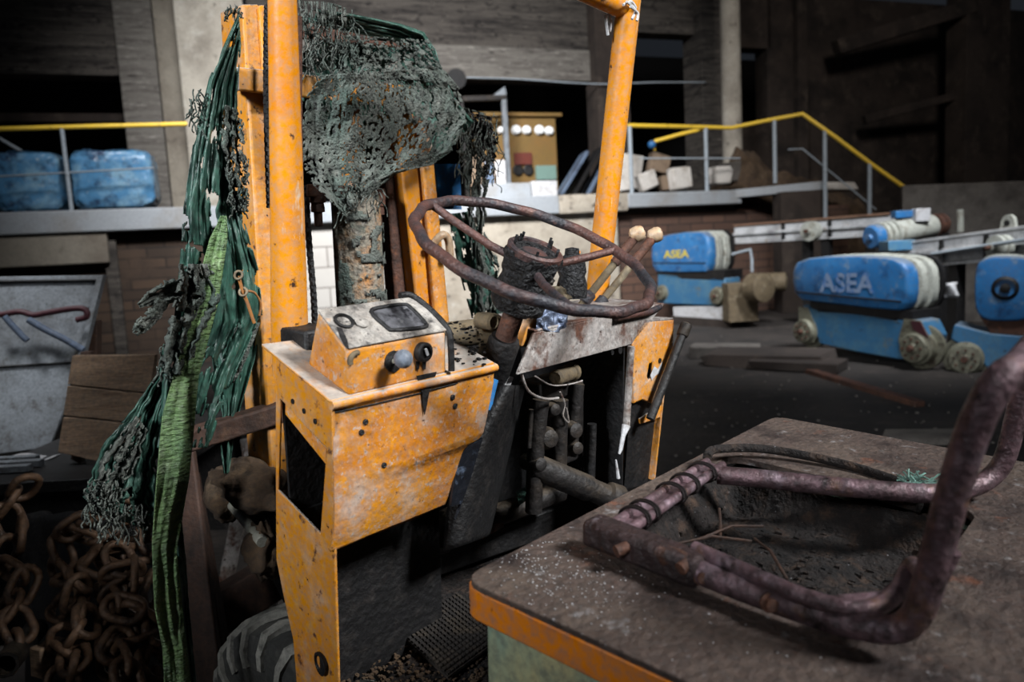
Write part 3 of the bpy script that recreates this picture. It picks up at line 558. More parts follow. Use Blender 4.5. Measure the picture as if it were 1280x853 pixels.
wheel_parts(t, fn(1146, 435) - n_ * .05, n_, .185); wheel_parts(t, fn(1008, 414) - n_ * .05, n_, .17)
# the left one
g1 = WZ(897, 409, 0); g0 = g1 + V((-.95, 1.35, 0))
fn, n_ = vplane(g0, g1)
t = thing('crane_trolley', (g0 + g1) / 2 + n_ * .2, 'blue crane trolley with yellow lettering, left of the three and farthest away', 'crane trolley', 'blue crane trolleys')
housing(t, fn, n_, [(816, 304), (820, 297.5), (838, 293), (858, 290), (880, 290), (887, 297), (889, 315), (888, 331), (884, 340), (850, 341), (821, 340), (816.5, 333), (815, 318)], .62)
lettering(t, 'ASEA', fn, n_ * 4.4, 832, 864, 313, 323, 'letters')
part('seam_strip', MB().tube([fn(819, 329) - n_ * .045, fn(884, 329) - n_ * .045], .012, 6), 'black', t)
part('carriage', MB().poly([fn(822, 342), fn(846, 344), fn(852, 349), fn(886, 350), fn(893, 347), fn(906, 348), fn(909, 382), fn(886, 382), fn(840, 380), fn(822, 379)], n_ * .4), 'bluedark', t, bevel=.015)
part('saddle', MB().poly([fn(822, 338), fn(905, 338), fn(905, 351), fn(822, 346)], n_ * .5), 'black', t)
wheel_parts(t, fn(828, 366) - n_ * .05, n_, .15); wheel_parts(t, fn(898, 370) - n_ * .05, n_, .165)
a = [fn(841, 384), fn(911, 383), fn(913, 401), fn(842, 396)]
part('base_plate', MB().poly(a, n_ * .3), 'white', t, bevel=.01)
part('plinth', MB().poly([V((p.x, p.y, 0)) if i > 1 else p for i, p in enumerate([fn(838, 395), fn(914, 400), fn(914, 400), fn(838, 395)])], n_ * .6), 'darkconc', t)
gb = MB(); c = fn(920, 378) + n_ * .1; gb.box(c, (.5, .4, .65)); gb.lathe(c + V((.1, -.3, .25)), (.5, -1, 0), [(.2, 0), (.24, .03), (.24, .3), (.1, .34)], 18); gb.lathe(c + V((.45, .1, .3)), (1, -.4, 0), [(.14, 0), (.16, .03), (.16, .35), (.05, .38)], 14)
part('gearbox', gb, 'olive', t, bevel=.01)
part('bracket', MB().tube([fn(915, 318), fn(938, 312), fn(940, 325), fn(940, 340)], .025, 6), 'post', t)
# the right one, seen end on
c0 = WY(1257, 360, 7.6); g = WZ(1207, 476, 0)
ex = V((.8, -.62, 0)).normalized(); fn, n_ = vplane(c0, c0 + ex)
t = thing('crane_trolley', V((c0.x, c0.y + .3, 0)), 'blue crane trolley cut off by the right edge, round end cap with black centre', 'crane trolley', 'blue crane trolleys')
P = []
for k in range(32):
    a = 2 * PI * k / 32; f = lambda q: math.copysign(abs(q) ** .55, q)
    P.append((1257 + 39 * f(math.cos(a)), 361 + 41 * f(math.sin(a))))
housing(t, fn, n_, P, .42)
part('cap_hub', MB().lathe(c0 - n_ * .03, -n_, [(.12, -.02), (.12, .02), (.09, .04), (.085, .01), (.05, .0), (.045, .05), (.01, .06)], 20), 'black', t)
part('carriage', MB().poly([fn(1193, 406), fn(1240, 417), fn(1330, 424), fn(1330, 462), fn(1245, 472), fn(1215, 440), fn(1188, 424)], n_ * .4), 'bluedark', t, bevel=.015)
part('saddle', MB().poly([fn(1225, 396), fn(1320, 396), fn(1330, 424), fn(1238, 416)], n_ * .45), 'rust', t)
wheel_parts(t, fn(1207, 448) - n_ * .06, n_, .175)

# ------------------------------------------------------------------ white girders with pulleys, motor
def girder(name, a, b, ht, label, pul, legs=(), fw=.2, fm='brownpipe'):
    e = (b - a).normalized(); sd = e.cross(V((0, 0, 1))).normalized()
    if sd.y < 0: sd = -sd
    t = thing(name, V((*((a + b) / 2).xy, 0)), label, 'girder', 'white crane girders')
    part('web', MB().bar(a, b, .14, ht), 'girder', t, bevel=.008)
    part('top_flange', MB().bar(a + V((0, 0, ht / 2 + .02)), b + V((0, 0, ht / 2 + .02)), fw, .035), fm, t, bevel=.005)
    part('middle_rib', MB().bar(a - sd * .09, b - sd * .09, .05, .05), 'girder', t, bevel=.005)
    part('bottom_flange', MB().bar(a - V((0, 0, ht / 2 + .02)), b - V((0, 0, ht / 2 + .02)), fw, .035), 'girder', t, bevel=.005)
    for f in (.36, .66): part('stiffener', MB().bar(a.lerp(b, f) - sd * .1 - V((0, 0, ht / 2)), a.lerp(b, f) - sd * .1 + V((0, 0, ht / 2)), .03, .05, e), 'black', t)
    for f, r in pul:
        c = a.lerp(b, f) - sd * .14 - V((0, 0, .03))
        pl = part('pulley', MB().lathe(c, -sd, [(r, -.04), (r, .02), (r * .8, .03), (r * .8, .05), (r, .06), (r, .1), (r * .35, .11), (r * .3, .16), (.01, .16)], 24), 'cast', t)
        part('axle', MB().lathe(c, -sd, [(r * .2, .1), (r * .2, .22), (.01, .23)], 12), 'rust', pl)
    for f in legs: part('trestle_leg', MB().bar(a.lerp(b, f) - V((0, 0, ht / 2)), V((*a.lerp(b, f).xy, 0)), .12, .14, e), 'black', t)
    return t, e, sd
girder('crane_girder', WY(921, 293, 13.9), WY(1116, 280, 11.6), .27, 'long white girder with brown top behind the left and middle blue trolleys', [(.56, .16)], (.5, .62, .96))
ga, gb_ = WY(1128, 320, 9.9), WY(1318, 299, 7.7)
t, e, sd = girder('crane_girder', ga, gb_, .27, 'nearer white girder above the right blue trolley with a pierced lifting lug', [(.78, .13)], (.06, .42), .15, 'girder')
lc = WY(1259, 279, 8.3); X, Y, Z = e, V((0, 0, 1)), sd
lug = []
for k in range(14):
    a = PI * k / 13; lug.append(lc + X * .09 * math.cos(a) + Y * (.09 * math.sin(a)))
lug = [lc + X * .12 - Y * .15] + lug + [lc - X * .12 - Y * .15]
lg = part('lifting_lug', MB().poly(lug, sd * .04), 'cast', t); part('lug_hole', MB().lathe(lc - sd * .012, sd, [(.035, 0), (.035, .06)], 16), 'black', lg)
part('tie_rod', MB().tube([WY(1165, 318, 9.1), WY(1300, 297, 7.5)], .022, 8), 'post', t)
t = thing('hoist_motor', V((*WY(1130, 290, 10.6).xy, 0)), 'grey and blue hoist motor with a white terminal box behind the middle trolley', 'motor')
a, b = WY(1090, 297, 10.5), WY(1182, 279, 10.9); ax = (b - a).normalized(); L = (b - a).length
part('end_cap', MB().lathe(a, ax, [(.03, -.06), (.05, -.03), (.14, -.03), (.17, .0), (.17, .1), (.15, .1)], 24), 'blue', t)
rg = MB()
for k in range(3): rg.lathe(a + ax * (.12 + .1 * k), ax, [(.15, 0), (.185, .01), (.185, .06), (.15, .07)], 24)
part('cooling_rings', rg, 'cast', t)
part('body', MB().lathe(a + ax * .1, ax, [(.14, 0), (.15, .3), (.16, .32), (.16, L * .72), (.12, L * .74)], 24), 'cast', t)
part('end_ring', MB().lathe(a + ax * (L * .82), ax, [(.1, 0), (.16, .02), (.16, .06), (.13, .07), (.13, .12), (.15, .13), (.15, .17), (.05, .18)], 20), 'rust', t)
part('terminal_box', MB().box(WY(1151, 269, 10.6), (.2, .14, .18)), 'white', t, bevel=.01)
part('wiring_box', MB().box(WY(1128, 268, 10.7), (.26, .16, .1)), 'blue', t, bevel=.01)
part('foot', MB().hexa([V((a.x, a.y - .1, 0)), V((b.x, b.y - .1, 0)), V((b.x, b.y + .2, 0)), V((a.x, a.y + .2, 0)), a + V((0, -.1, -.14)), b + V((0, -.1, -.14)), b + V((0, .2, -.14)), a + V((0, .2, -.14))]), 'black', t)
o = part('steel_block', MB().box(WY(1121, 307, 9.75), (.34, .26, .13)), 'bluedark', None, bevel=.01); tag(o, 'blue grey steel block in front of the hoist motor', 'block')
o = part('marker_post', MB().tube([WY(1200, 262, 11), WY(1200.5, 290, 11)], .045, 8), 'cast', None); tag(o, 'short pale green upright stub left of the pierced lug', 'post')

# ------------------------------------------------------------------ loose things on the floor
def fslab(x, y, size, h, m, label, seed, rz=0, cat='slab'):
    c = WZ(x, y, 0); c.z = h / 2; r = math.radians(rz)
    o = part('concrete_slab', MB().rock(c, (size[0], size[1], h), seed, 18, .22, (math.cos(r), math.sin(r), 0), (-math.sin(r), math.cos(r), 0)), m, None, c, .01); tag(o, label, cat, 'broken slabs on the floor')
fslab(958, 455, (1.5, .8, .3), .16, 'darkconc', 'long dark slab on the floor left of the middle trolley wheel', 5, -30)
fslab(1000, 462, (1.1, .5, .16), .12, 'darkconc', 'thin dark slab in front of the middle trolley', 6, -38)
fslab(1165, 552, (.6, .3, .08), .06, 'slab', 'flat pale fragment on the floor right behind the engine cover', 7, -10)
fslab(905, 446, (.9, .5, .2), .16, 'slab', 'low grey slab on the floor right of the black strut', 8, -20)
p0, p1 = WZ(905, 432, .02), WZ(1150, 506, .02)
o = part('floor_rail', MB().bar(p0, p1, .1, .06), 'rust', None, bevel=.008); tag(o, 'rusty rail set in the floor in front of the middle trolley', 'rail')
rnd = random.Random(4); gm = MB()
for k in range(240):
    x, y = rnd.uniform(840, 1290), rnd.uniform(415, 600); c = WZ(x, y, .005); s = rnd.uniform(.008, .026)
    gm.rock(c, (s, s, s * .7), k, 8, .4)
tag(part('floor_gravel', gm, 'slab', None), 'scattered small crumbs of concrete over the dark floor', 'gravel', None, 'stuff')
c = WY(1189, 363, 8.6); s_ = part('paper_scrap', MB().grid(lambda u, v: c + V(((u - .5) * .16, .04 * math.sin(5 * u + 4 * v), (v - .5) * .17)), 6, 6), 'white', None, solid=.003); tag(s_, 'small white paper scrap caught between the middle and right trolleys', 'paper')

# ================================================================== the forklift truck
zg = -(AW.z + RW.z * .53) / UW.z                      # ground under the middle of the truck
FO = V((.53, 0, zg))
FK = thing('forklift', (0, 0, 0), 'derelict yellow forklift with stripped seat, bare steering wheel and dusty console', 'forklift')
FK.matrix_world = Matrix(((RW.x, FW_.x, UW.x, L2W(FO).x), (RW.y, FW_.y, UW.y, L2W(FO).y), (RW.z, FW_.z, UW.z, L2W(FO).z), (0, 0, 0, 1)))
ORG['forklift'] = FO
def plate(outer, holes, ext):
    """flat plate with holes, given thickness"""
    bm = bmesh.new(); loops = [[V(p) for p in outer]] + [[V(p) for p in h] for h in holes]; ed = []
    for L in loops:
        vs = [bm.verts.new(p) for p in L]
        for i in range(len(vs)): ed.append(bm.edges.new((vs[i], vs[(i + 1) % len(vs)])))
    bmesh.ops.triangle_fill(bm, use_beauty=True, use_dissolve=False, edges=ed)
    bm.verts.index_update(); vs = [v.co.copy() for v in bm.verts]; fs = [tuple(v.index for v in f.verts) for f in bm.faces]
    n = len(vs); e = V(ext); out = MB(); sides = []; k = 0
    for L in loops:
        m_ = len(L)
        for i in range(m_): a, b = k + i, k + (i + 1) % m_; sides.append((a, b, n + b, n + a))
        k += m_
    bm.free(); return out.add(vs + [v + e for v in vs], fs + [tuple(i + n for i in f)[::-1] for f in fs] + sides)
def rounded(x0, x1, y0, y1, z, r, n=5):
    P = []
    for cx, cy, a0 in ((x1 - r, y1 - r, 0), (x0 + r, y1 - r, 90), (x0 + r, y0 + r, 180), (x1 - r, y0 + r, 270)):
        for k in range(n + 1): a = math.radians(a0 + 90 * k / n); P.append(V((cx + r * math.cos(a), cy + r * math.sin(a), z)))
    return P
# --- engine cover
ec = part('engine_cover', plate(rounded(0, 1.07, -1.25, 0, 0, .035), [rounded(.205, .735, -.5, -.05, 0, .04)], (0, 0, -.014)), 'hood', FK, bevel=.006)
part('edge_band', plate(rounded(-.002, 1.072, -1.252, .002, -.008, .035), [rounded(.006, 1.064, -1.244, -.006, -.008, .03)], (0, 0, -.046)), 'band', ec, bevel=.003, label='orange edge band')
part('side_panel', plate(rounded(.02, 1.05, -1.23, -.02, -.05, .02), [rounded(.028, 1.042, -1.222, -.028, -.05, .015)], (0, 0, -.72)), 'palegreen', ec, bevel=.003, label='pale green panel under the cover')
def pan(u, v):
    p = V((.205 + .53 * u, -.5 + .45 * v, 0)); e = min(u, 1 - u, v, 1 - v)
    p.z = -.012 - min(.07, e * .9) + noise.noise(p * 14) * .016 + noise.noise(p * 40) * .007 - .02 * u; return p
part('seat_recess', MB().grid(pan, 60, 52), 'debris', ec, angle=180)
rb = MB(); rnd = random.Random(12)
for k in range(240):
    u, v = rnd.uniform(.04, .96), rnd.uniform(.05, .95); p = pan(u, v); s = rnd.uniform(.003, .014)
    rb.rock(p, (s, s * rnd.uniform(.6, 1.6), s * .7), k, 9, .4)
tag(part('debris', rb, 'debris', ec), kind='stuff')
sb = MB()
for k in range(5):
    a = V((rnd.uniform(.3, .6), rnd.uniform(-.46, -.1), -.03)); d = V((rnd.uniform(-.5, 1), rnd.uniform(-1, .5), 0)).normalized() * rnd.uniform(.05, .16)
    sb.tube([a, a + d * .5 + V((0, 0, .012)), a + d], .0025, 6)
tag(part('twigs', sb, 'woodred', ec), kind='stuff')
wh = MB()
for k in range(420):
    x, y = (rnd.gauss(.1, .05), rnd.gauss(-.1, .07)) if k < 395 else (rnd.uniform(0.02, .19), rnd.uniform(-.5, -.02))
    if 0.008 < x < .19 and y < -.008: s = rnd.uniform(.0006, .002); wh.rock(V((x, y, .001)), (s, s * 1.3, s * .6), k, 8, .4)
tag(part('paint_flakes', wh, 'white', ec), kind='stuff')
# rolled torn upholstery beads on the far side of the recess
roll = part('torn_piping', MB().tube(catmull([LZ(888, 592, .005), LZ(930, 594, .005), LZ(1010, 602, .0), LZ(1080, 612, -.005), LZ(1150, 632, -.005)], 6), .014, 10), 'debris', ec)
rg = MB()
for k in range(60):
    p = LZ(1150 + rnd.uniform(-22, 16), 604 + rnd.uniform(-6, 8), .012); d = V((rnd.uniform(-1, 1), rnd.uniform(-1, 1), rnd.uniform(.1, .9))).normalized() * rnd.uniform(.01, .03)
    rg.tube([p, p + d * .6, p + d + V((.004, 0, -.004))], .0016, 5)
part('green_shreds', rg, 'rag', ec, label='pale green shreds of upholstery')
# --- seat frame
hoop = [(.19, -.10, .036), (.186, -.2, .033), (.18, -.33, .03), (.18, -.43, .03), (.182, -.475, .032), LX(1118, 787, .186), LX(1146, 768, .19), LX(1163, 722, .19), LX(1178, 665, .19), LX(1194, 606, .19), LX(1214, 545, .19), LX(1236, 497, .19), LX(1256, 470, .2), LX(1276, 456, .235), V((.34, 0, .012)) + LX(1276, 456, .235) * 1 + V((-.2, 0, 0)), V((.5, 0, .014)) + LX(1276, 456, .235) + V((-.22, .01, 0)), (.7, -.572, .352), (.765, -.556, .32), (.795, -.54, .26), (.803, -.53, .17), (.803, -.52, .085), (.79, -.505, .048), (.75, -.483, .034), (.69, -.44, .03), (.62, -.31, .03), (.565, -.18, .03), (.535, -.12, .03)]
sf = part('seat_frame', MB().tube(catmull(hoop, 6), .0168, 14), 'pipe', FK, angle=60)
part('side_channel', MB().bar((.194, -.085, .034), (.184, -.28, .032), .046, .042), 'pipedark', sf, bevel=.009)
for x, y in ((872, 712), (955, 744)):
    p = LZ(x, y, .03); part('bolt', MB().lathe(p + V((-.012, -.012, 0)), (-.75, -.65, .2), [(.013, -.01), (.013, .006), (.008, .007), (.008, .016), (.001, .017)], 10), 'rust', sf)
part('inner_flange', MB().tube(catmull([LZ(868, 686, .05), LZ(935, 716, .05), LZ(1010, 748, .05), LZ(1080, 762, .05), LZ(1120, 742, .055), LZ(1140, 706, .06), V((.205, -.548, .1)), V((.195, -.566, .15))], 6), .011, 8), 'pipe', sf, angle=60)
part('gusset', MB().poly([LZ(1010, 762, .04), LZ(1085, 778, .04), LZ(1130, 752, .05), LZ(1138, 712, .05), LZ(1100, 745, .045), LZ(1040, 750, .045)], (0, 0, .006)), 'pipe', sf)
ca, cb = LZ(748, 668, .042), LZ(884, 578, .042); cd = (cb - ca).normalized(); cs = V((cd.y, -cd.x, 0))
xb = MB(); xb.tube([ca, cb], .0085, 10); xb.tube([ca + cs * .03, cb + cs * .03], .0085, 10); xb.poly([ca, cb, cb + cs * .03, ca + cs * .03], (0, 0, -.008))
part('crossbar', xb, 'pipe', sf)
for f in (.2, .28, .52, .66, .84):
    p = ca.lerp(cb, f); wr = []
    for k in range(19):
        a = 4 * PI * k / 18; wr.append(p + cs * (.015 + .027 * math.cos(a)) + V((0, 0, .016 * math.sin(a))) + cd * (.012 * k / 18 + .006 * math.sin(a)))
    part('binding_wire', MB().tube(catmull(wr, 3), .0022, 6), 'wire', sf, angle=60)
part('front_bead', MB().tube(catmull([LZ(770, 690, .035), LZ(800, 680, .042), LZ(838, 690, .045), LZ(858, 702, .045), LZ(850, 712, .04)], 5), .009, 8), 'rust', sf, angle=60)
part('far_bead', MB().tube(catmull([LZ(884, 572, .035), LZ(895, 562, .03), LZ(960, 562, .02), LZ(1060, 582, .01), LZ(1150, 612, .004), LZ(1172, 622, .004)], 5), .009, 8), 'debris', sf, angle=60)
# --- steering wheel
wc = V((.45, .24, .43)); tilt = .423; wn = V((0, -math.sin(tilt), math.cos(tilt))); wx = V((1, 0, 0)); wy = wn.cross(wx)
def onrim(a, r=.24, h=0): return wc + wx * math.cos(a) * r + wy * math.sin(a) * r + wn * h
sw = part('steering_wheel', MB().tube([onrim(2 * PI * k / 72, .24 + .003 * math.sin(5 * k)) for k in range(72)], .0112, 12, True), 'rimrust', FK, angle=60)
for x, y in ((541, 257), (772, 313), (716, 388)):
    q = LP(x, y, wc, wn) - wc; a = math.atan2(q.dot(wy), q.dot(wx))
    part('spoke', MB().tube([onrim(a, .04, -.03), onrim(a, .09, -.028), onrim(a, .17, -.014), onrim(a, .235, 0)], .0085, 10), 'rimrust', sw, angle=60)
def crust(u, v):
    a = 2 * PI * u; h = -.125 + .125 * v; p = wc + wn * h; d = wx * math.cos(a) + wy * math.sin(a)
    r = .053 + .004 * math.sin(9 * v) + noise.noise((p + d * .05) * 50) * .008; return p + d * r
part('hub', MB().grid(crust, 60, 30).lathe(wc - wn * .12, wn, [(.05, 0), (.05, .112)], 40), 'blackdust', sw, angle=70)
part('hub_ring', MB().lathe(wc, wn, [(.04, -.012), (.056, -.008), (.057, .004), (.052, .008), (.046, .006), (.044, -.003)], 36), 'rimrust', sw)
part('hub_face', MB().lathe(wc, wn, [(.047, -.02), (.046, .001), (.03, .003), (.026, -.006), (.002, -.004)], 30), 'blackdust', sw)
hb = MB(); rnd = random.Random(3)
for k in range(7):
    a = rnd.uniform(0, 6.28); p = onrim(a, .043, .004); part('hub_stud', MB().tube([p, p + wn * rnd.uniform(.01, .022)], .003, 6), 'blackdust', sw)
part('steering_column', MB().tube([wc - wn * .12, wc - wn * .4], .022, 14), 'rust', FK)
part('column_sleeve', MB().lathe(wc - wn * .2, -wn, [(.03, 0), (.034, .01), (.034, .12), (.03, .13)], 18), 'black', FK)
# --- left cowl
cowl = part('left_cowl', plate(px(LX, [(345, 447), (415, 503), (418, 700), (424, 905), (372, 875), (366, 800), (354, 745), (345, 700), (344, 560)], 0), [px(LX, [(350, 499), (408, 561), (400, 668), (347, 613)], 0)], (.006, 0, 0)), 'yellow', FK, bevel=.002)
out = [(415, 503), (520, 480), (617, 458), (616, 478), (608, 520), (603, 541), (597, 549), (586, 555), (578, 563), (572, 580), (566, 604), (562, 633), (520, 653), (470, 672), (419, 693)]
fb = bmesh.new(); fb.faces.new([fb.verts.new(p) for p in px(LY, out, .3)])
for k in range(24):
    z = .2 - k * .0115
    bmesh.ops.bisect_plane(fb, geom=fb.verts[:] + fb.edges[:] + fb.faces[:], plane_co=(0, 0, z), plane_no=(0, 0, 1))
for v in fb.verts: v.co.y += 2.6 * max(0, .02 - v.co.z) ** 2 + .0015 * noise.noise(v.co * 12)
fb.verts.index_update(); mbp = MB().add([v.co.copy() for v in fb.verts], [tuple(v.index for v in f.verts) for f in fb.faces]); fb.free()
fp = part('front_panel', mbp, 'panel', cowl, solid=.005, angle=50, label='dusty driver-side panel with rolled bottom edge')
part('lid_seam', MB().tube(px(LY, [(418, 516), (470, 505), (520, 493), (572, 479)], .2965), .0016, 6), 'black', cowl)
tz = lambda y: .209 + (y - .294) * .325
part('top_shelf', MB().poly([(-.003, .293, tz(.293) - .003), (.385, .293, tz(.293) - .004), (.385, .5, tz(.46)), (-.003, .5, tz(.5))], (0, 0, .006)), 'yellow', cowl, bevel=.003)
part('shelf_lip', MB().tube([(-.002, .294, .203), (.2, .294, .201), (.39, .294, .199)], .008, 10).tube([(.388, .294, .199), (.388, .4, .228), (.388, .5, .25)], .008, 10), 'panel', cowl)
ib = MB(); ib.box((.2, .462, .04), (.38, .006, .32)); ib.box((.38, .42, .02), (.006, .17, .3)); ib.poly([(.2, .33, .17), (.2, .46, .2), (.2, .46, -.1), (.2, .4, -.1)], (.006, 0, 0))
part('inner_plates', ib, 'black', cowl)
part('window_lip', MB().poly([*px(LX, [(352, 500), (408, 561), (407, 580), (352, 512)], .012)], (.004, 0, 0)), 'panel', cowl)
for x, y in ((457, 528), (452, 541), (566, 497), (569, 508), (480, 582)):
    part('screw_hole', MB().lathe(LY(x, y, .2965), (0, -1, 0), [(.0055, -.004), (.0055, .001), (.003, .002), (.001, .001)], 10), 'black', cowl)
for x, y in ((366, 502), (380, 514), (394, 527)):
    part('screw_hole', MB().lathe(LX(x, y, -.0005), (-1, 0, 0), [(.005, -.004), (.005, .001), (.001, .0015)], 10), 'black', cowl)
part('step_slot', MB().lathe(LX(401, 830, -.002), (-1, .15, 0), [(.022, -.004), (.022, .003), (.017, .004), (.015, -.001), (.002, -.001)], 20), 'black', cowl)
part('oil_drip', MB().poly(px(LY, [(521, 470), (546, 465), (542, 478), (537, 488), (534, 506), (531, 519), (529, 506), (528, 492), (524, 484)], .2935), (0, .001, 0)), 'black', cowl)
part('dark_notch_plate', MB().poly(px(LY, [(604, 548), (600, 560), (588, 600), (570, 650), (576, 630), (564, 634), (567, 604), (574, 580), (580, 565), (590, 556)], .296), (0, .006, 0)), 'blacksheen', cowl)
# --- instrument box on the cowl
prof = px(LX, [(397, 389), (434, 438), (436, 494), (384, 454)], .035); prof[3] = V((.035, prof[3].y, tz(prof[3].y))); prof[2] = V((.035, prof[2].y, tz(prof[2].y)))
box = part('instrument_box', MB().poly([p for p in prof], (.222, 0, 0)), 'panel', FK, bevel=.006)
ib0, ib1 = prof[0], prof[1]; tn = (ib1 - ib0).cross(V((1, 0, 0))).normalized()
if tn.z < 0: tn = -tn
part('box_lid', MB().poly([ib0 + tn * .001 + V((-.002, 0, 0)), ib1 + tn * .001 + V((-.002, 0, 0)) , ib1 + tn * .001 + V((.226, 0, 0)), ib0 + tn * .001 + V((.226, 0, 0))], tn * .004), 'dusttop', box, bevel=.002, label='dust-covered sloping lid')
gq = [(464, 390), (480, 384), (505, 381), (514, 386), (528, 400), (533, 408), (520, 411), (492, 413), (484, 410)]
gp = [LP(x, y, ib0 + tn * .006, tn) for x, y in gq]
gg = part('gauge_frame', MB().tube(catmull(gp, 4, True), .0042, 8, True), 'black', box, angle=60)
gc = sum(gp, V((0, 0, 0))) / len(gp)
part('gauge_glass', MB().poly([gc + (p - gc) * .97 - tn * .002 for p in gp], tn * .002), 'glass', gg)
p = LP(430, 402, ib0 + tn * .006, tn); part('gauge_socket', MB().lathe(p, tn, [(.017, -.003), (.018, .003), (.014, .004), (.013, -.001), (.001, -.001)], 20), 'black', box)
p = LP(452, 404, ib0 + tn * .006, tn); part('gauge_socket', MB().lathe(p, tn, [(.012, -.003), (.013, .003), (.01, .004), (.001, .004)], 20), 'dusttop', box)
part('edge_tear', MB().poly([LP(x, y, ib0 + tn * .0055, tn) for x, y in ((421, 409), (427, 411), (434, 426), (436, 437), (431, 433), (425, 422))], tn * .0012), 'black', box)
xr = .035 + .224
part('rubber_edge', MB().tube(catmull([ib0 + V((.18, 0, .008)), ib0 + V((.205, -.004, .006)), ib0.lerp(ib1, .45) + V((.222, 0, .006)), ib1 + V((.226, 0, .004)), ib1 + V((.227, -.006, -.03)), ib1 + V((.227, -.006, -.074))], 5), .0062, 8), 'black', box, angle=60)
yf = prof[1].y
hp = LY(492, 452, yf - .001)
part('knob_disc', MB().lathe(hp, (0, -1, 0), [(.019, -.003), (.019, .002), (.016, .0025), (.001, .002)], 20), 'black', box)  # flat black disc at the foot of the knob stem
kc = LY(504, 449, yf - .04)
kn = part('pull_knob', MB().ball(kc, .0165, 18), 'greyknob', box, angle=60); part('knob_stem', MB().tube([hp, kc], .005, 8), 'steel', kn)
p = LY(528, 440, yf - .002); ks = part('key_switch', MB().lathe(p, (0, -1, 0), [(.018, -.004), (.018, .008), (.015, .011), (.012, .011), (.011, .006), (.001, .006)], 22), 'black', box)
part('key_slot', MB().box(p + V((.001, -.0105, .001)), (.004, .004, .014), (1, 0, .4), (0, 1, 0), (-.4, 0, 1)), 'white', ks)
dr = MB()
for dx in (-5, 3): dr.poly(px(LY, [(525 + dx, 452), (530 + dx, 452), (529 + dx, 462), (526 + dx, 462)], yf - .0015), (0, .001, 0))
part('oil_drip', dr, 'black', box)
part('cable_notch', MB().tube(catmull(px(LY, [(438, 456), (438, 449), (442, 443), (448, 441)], yf - .002), 5), .005, 8), 'olive', box, angle=60)
lp = MB(); rnd = random.Random(21)
for k in range(60):
    x, y = rnd.uniform(562, 606), rnd.uniform(428, 452); p = LZ(x, y, .222); s = rnd.uniform(.003, .009)
    lp.rock((p.x, p.y, tz(p.y) + .004), (s, s, s * .6), k, 9, .4)
tag(part('black_crumbs', lp, 'blackdust', cowl), kind='stuff')
# --- overhead guard
og = part('overhead_guard', MB().tube([(.09, .56, .2), (.09, .553, .308), (.089, .53, .56), (.087, .502, .876), (.087, .48, 1.12)], [.035, .0345, .030, .0245, .0275], 18), 'yellow_clean', FK, angle=60)
part('guard_post', MB().tube([(1.0, .5, .16), (1.0, .49, .245), (1.0, .4, .986), (1.0, .39, 1.08)], [.031, .031, .0305, .0305], 18), 'yellow_clean', og, angle=60)
part('front_crossbar', MB().tube([(1.0, .402, .992), (.55, .44, 1.045), (.09, .48, 1.10)], .026, 14), 'yellow_clean', og)
part('post_shade_block', MB().box((.095, .5, .25), (.07, .09, .1)), 'black', og, bevel=.006)  # black box stands in for the shadow at the post foot
part('rusted_pipe', MB().tube([LX(369, 20, .12), LX(369, 120, .12), LX(371, 235, .12), LX(374, 300, .14)], .0125, 10), 'rust', og, label='red-brown pipe running up behind the post')
tp = MB()
for k, (a, b, c) in enumerate((((788, 8), (797, 16), (796, 26)), ((783, 2), (794, 12), (790, 24)), ((779, 6), (789, 2), (795, 10)))): tp.tube(catmull(px(LY, [a, b, c], .355 + .006 * k), 4), .0035, 6)
part('tape_scrap', tp, 'white', og, label='white torn tape at the corner of the guard')
tp = MB()
for k, q in enumerate((((757, 18), (758, 30), (760, 44)), ((760, 16), (763, 30), (762, 40)))): tp.tube(catmull(px(LY, q, .42 + .004 * k), 4), .004, 6)
part('tape_scrap', tp, 'white', og)
# --- mast
mp0, mpn = V((0, .94, .1)), V((0, 1, -.06))
def LM(x, y, o=0): return LP(x, y, mp0 + V((0, o, 0)), mpn)
def rail(name, a0, a1, b0, b1, dep, m, parent, off=0):     # a: left edge top/bottom, b: right edge top/bottom
    a0, a1, b0, b1 = LM(*a0, off), LM(*a1, off), LM(*b0, off), LM(*b1, off); d = V((0, dep, 0))
    return part(name, MB().hexa([a1, b1, b1 + d, a1 + d, a0, b0, b0 + d, a0 + d]), m, parent, bevel=.006)
mast = rail('mast', (303, 5), (341, 640), (325, 5), (366, 640), .11, 'yellow', FK)
rail('rail_flange', (324, 6), (364, 560), (339, 6), (392, 560), .03, 'yellow_clean', mast, -.012)
rail('outer_rail', (524, 150), (552, 470), (538, 150), (569, 470), .11, 'panel', mast)
rail('inner_rail', (495, 140), (530, 470), (517, 140), (545, 470), .1, 'yellow_clean', mast, .01)
rail('rail_channel', (478, 150), (502, 470), (497, 150), (528, 470), .05, 'rust', mast, .05)
rail('rail_gap', (514, 145), (540, 470), (527, 145), (556, 470), .05, 'rust', mast, .04)
cbm = part('crossbeam', MB().hexa([LM(290, 113, -.06), LM(520, 137, -.06), LM(520, 137, .03), LM(290, 113, .03), LM(290, 83, -.06), LM(520, 108, -.06), LM(520, 108, .03), LM(290, 83, .03)]), 'yellow', mast, bevel=.006)
part('end_cap', MB().hexa([LM(287.5, 113, -.064), LM(299, 114, -.064), LM(299, 114, .0), LM(287.5, 113, .0), LM(287.5, 83, -.064), LM(299, 84, -.064), LM(299, 84, 0), LM(287.5, 83, 0)]), 'white', cbm, bevel=.004, label='white painted beam end')
part('top_crossbar', MB().hexa([LM(320, 44, .05), LM(520, 62, .05), LM(520, 62, .11), LM(320, 44, .11), LM(320, 22, .05), LM(520, 42, .05), LM(520, 42, .11), LM(320, 22, .11)]), 'rust', mast, bevel=.006)
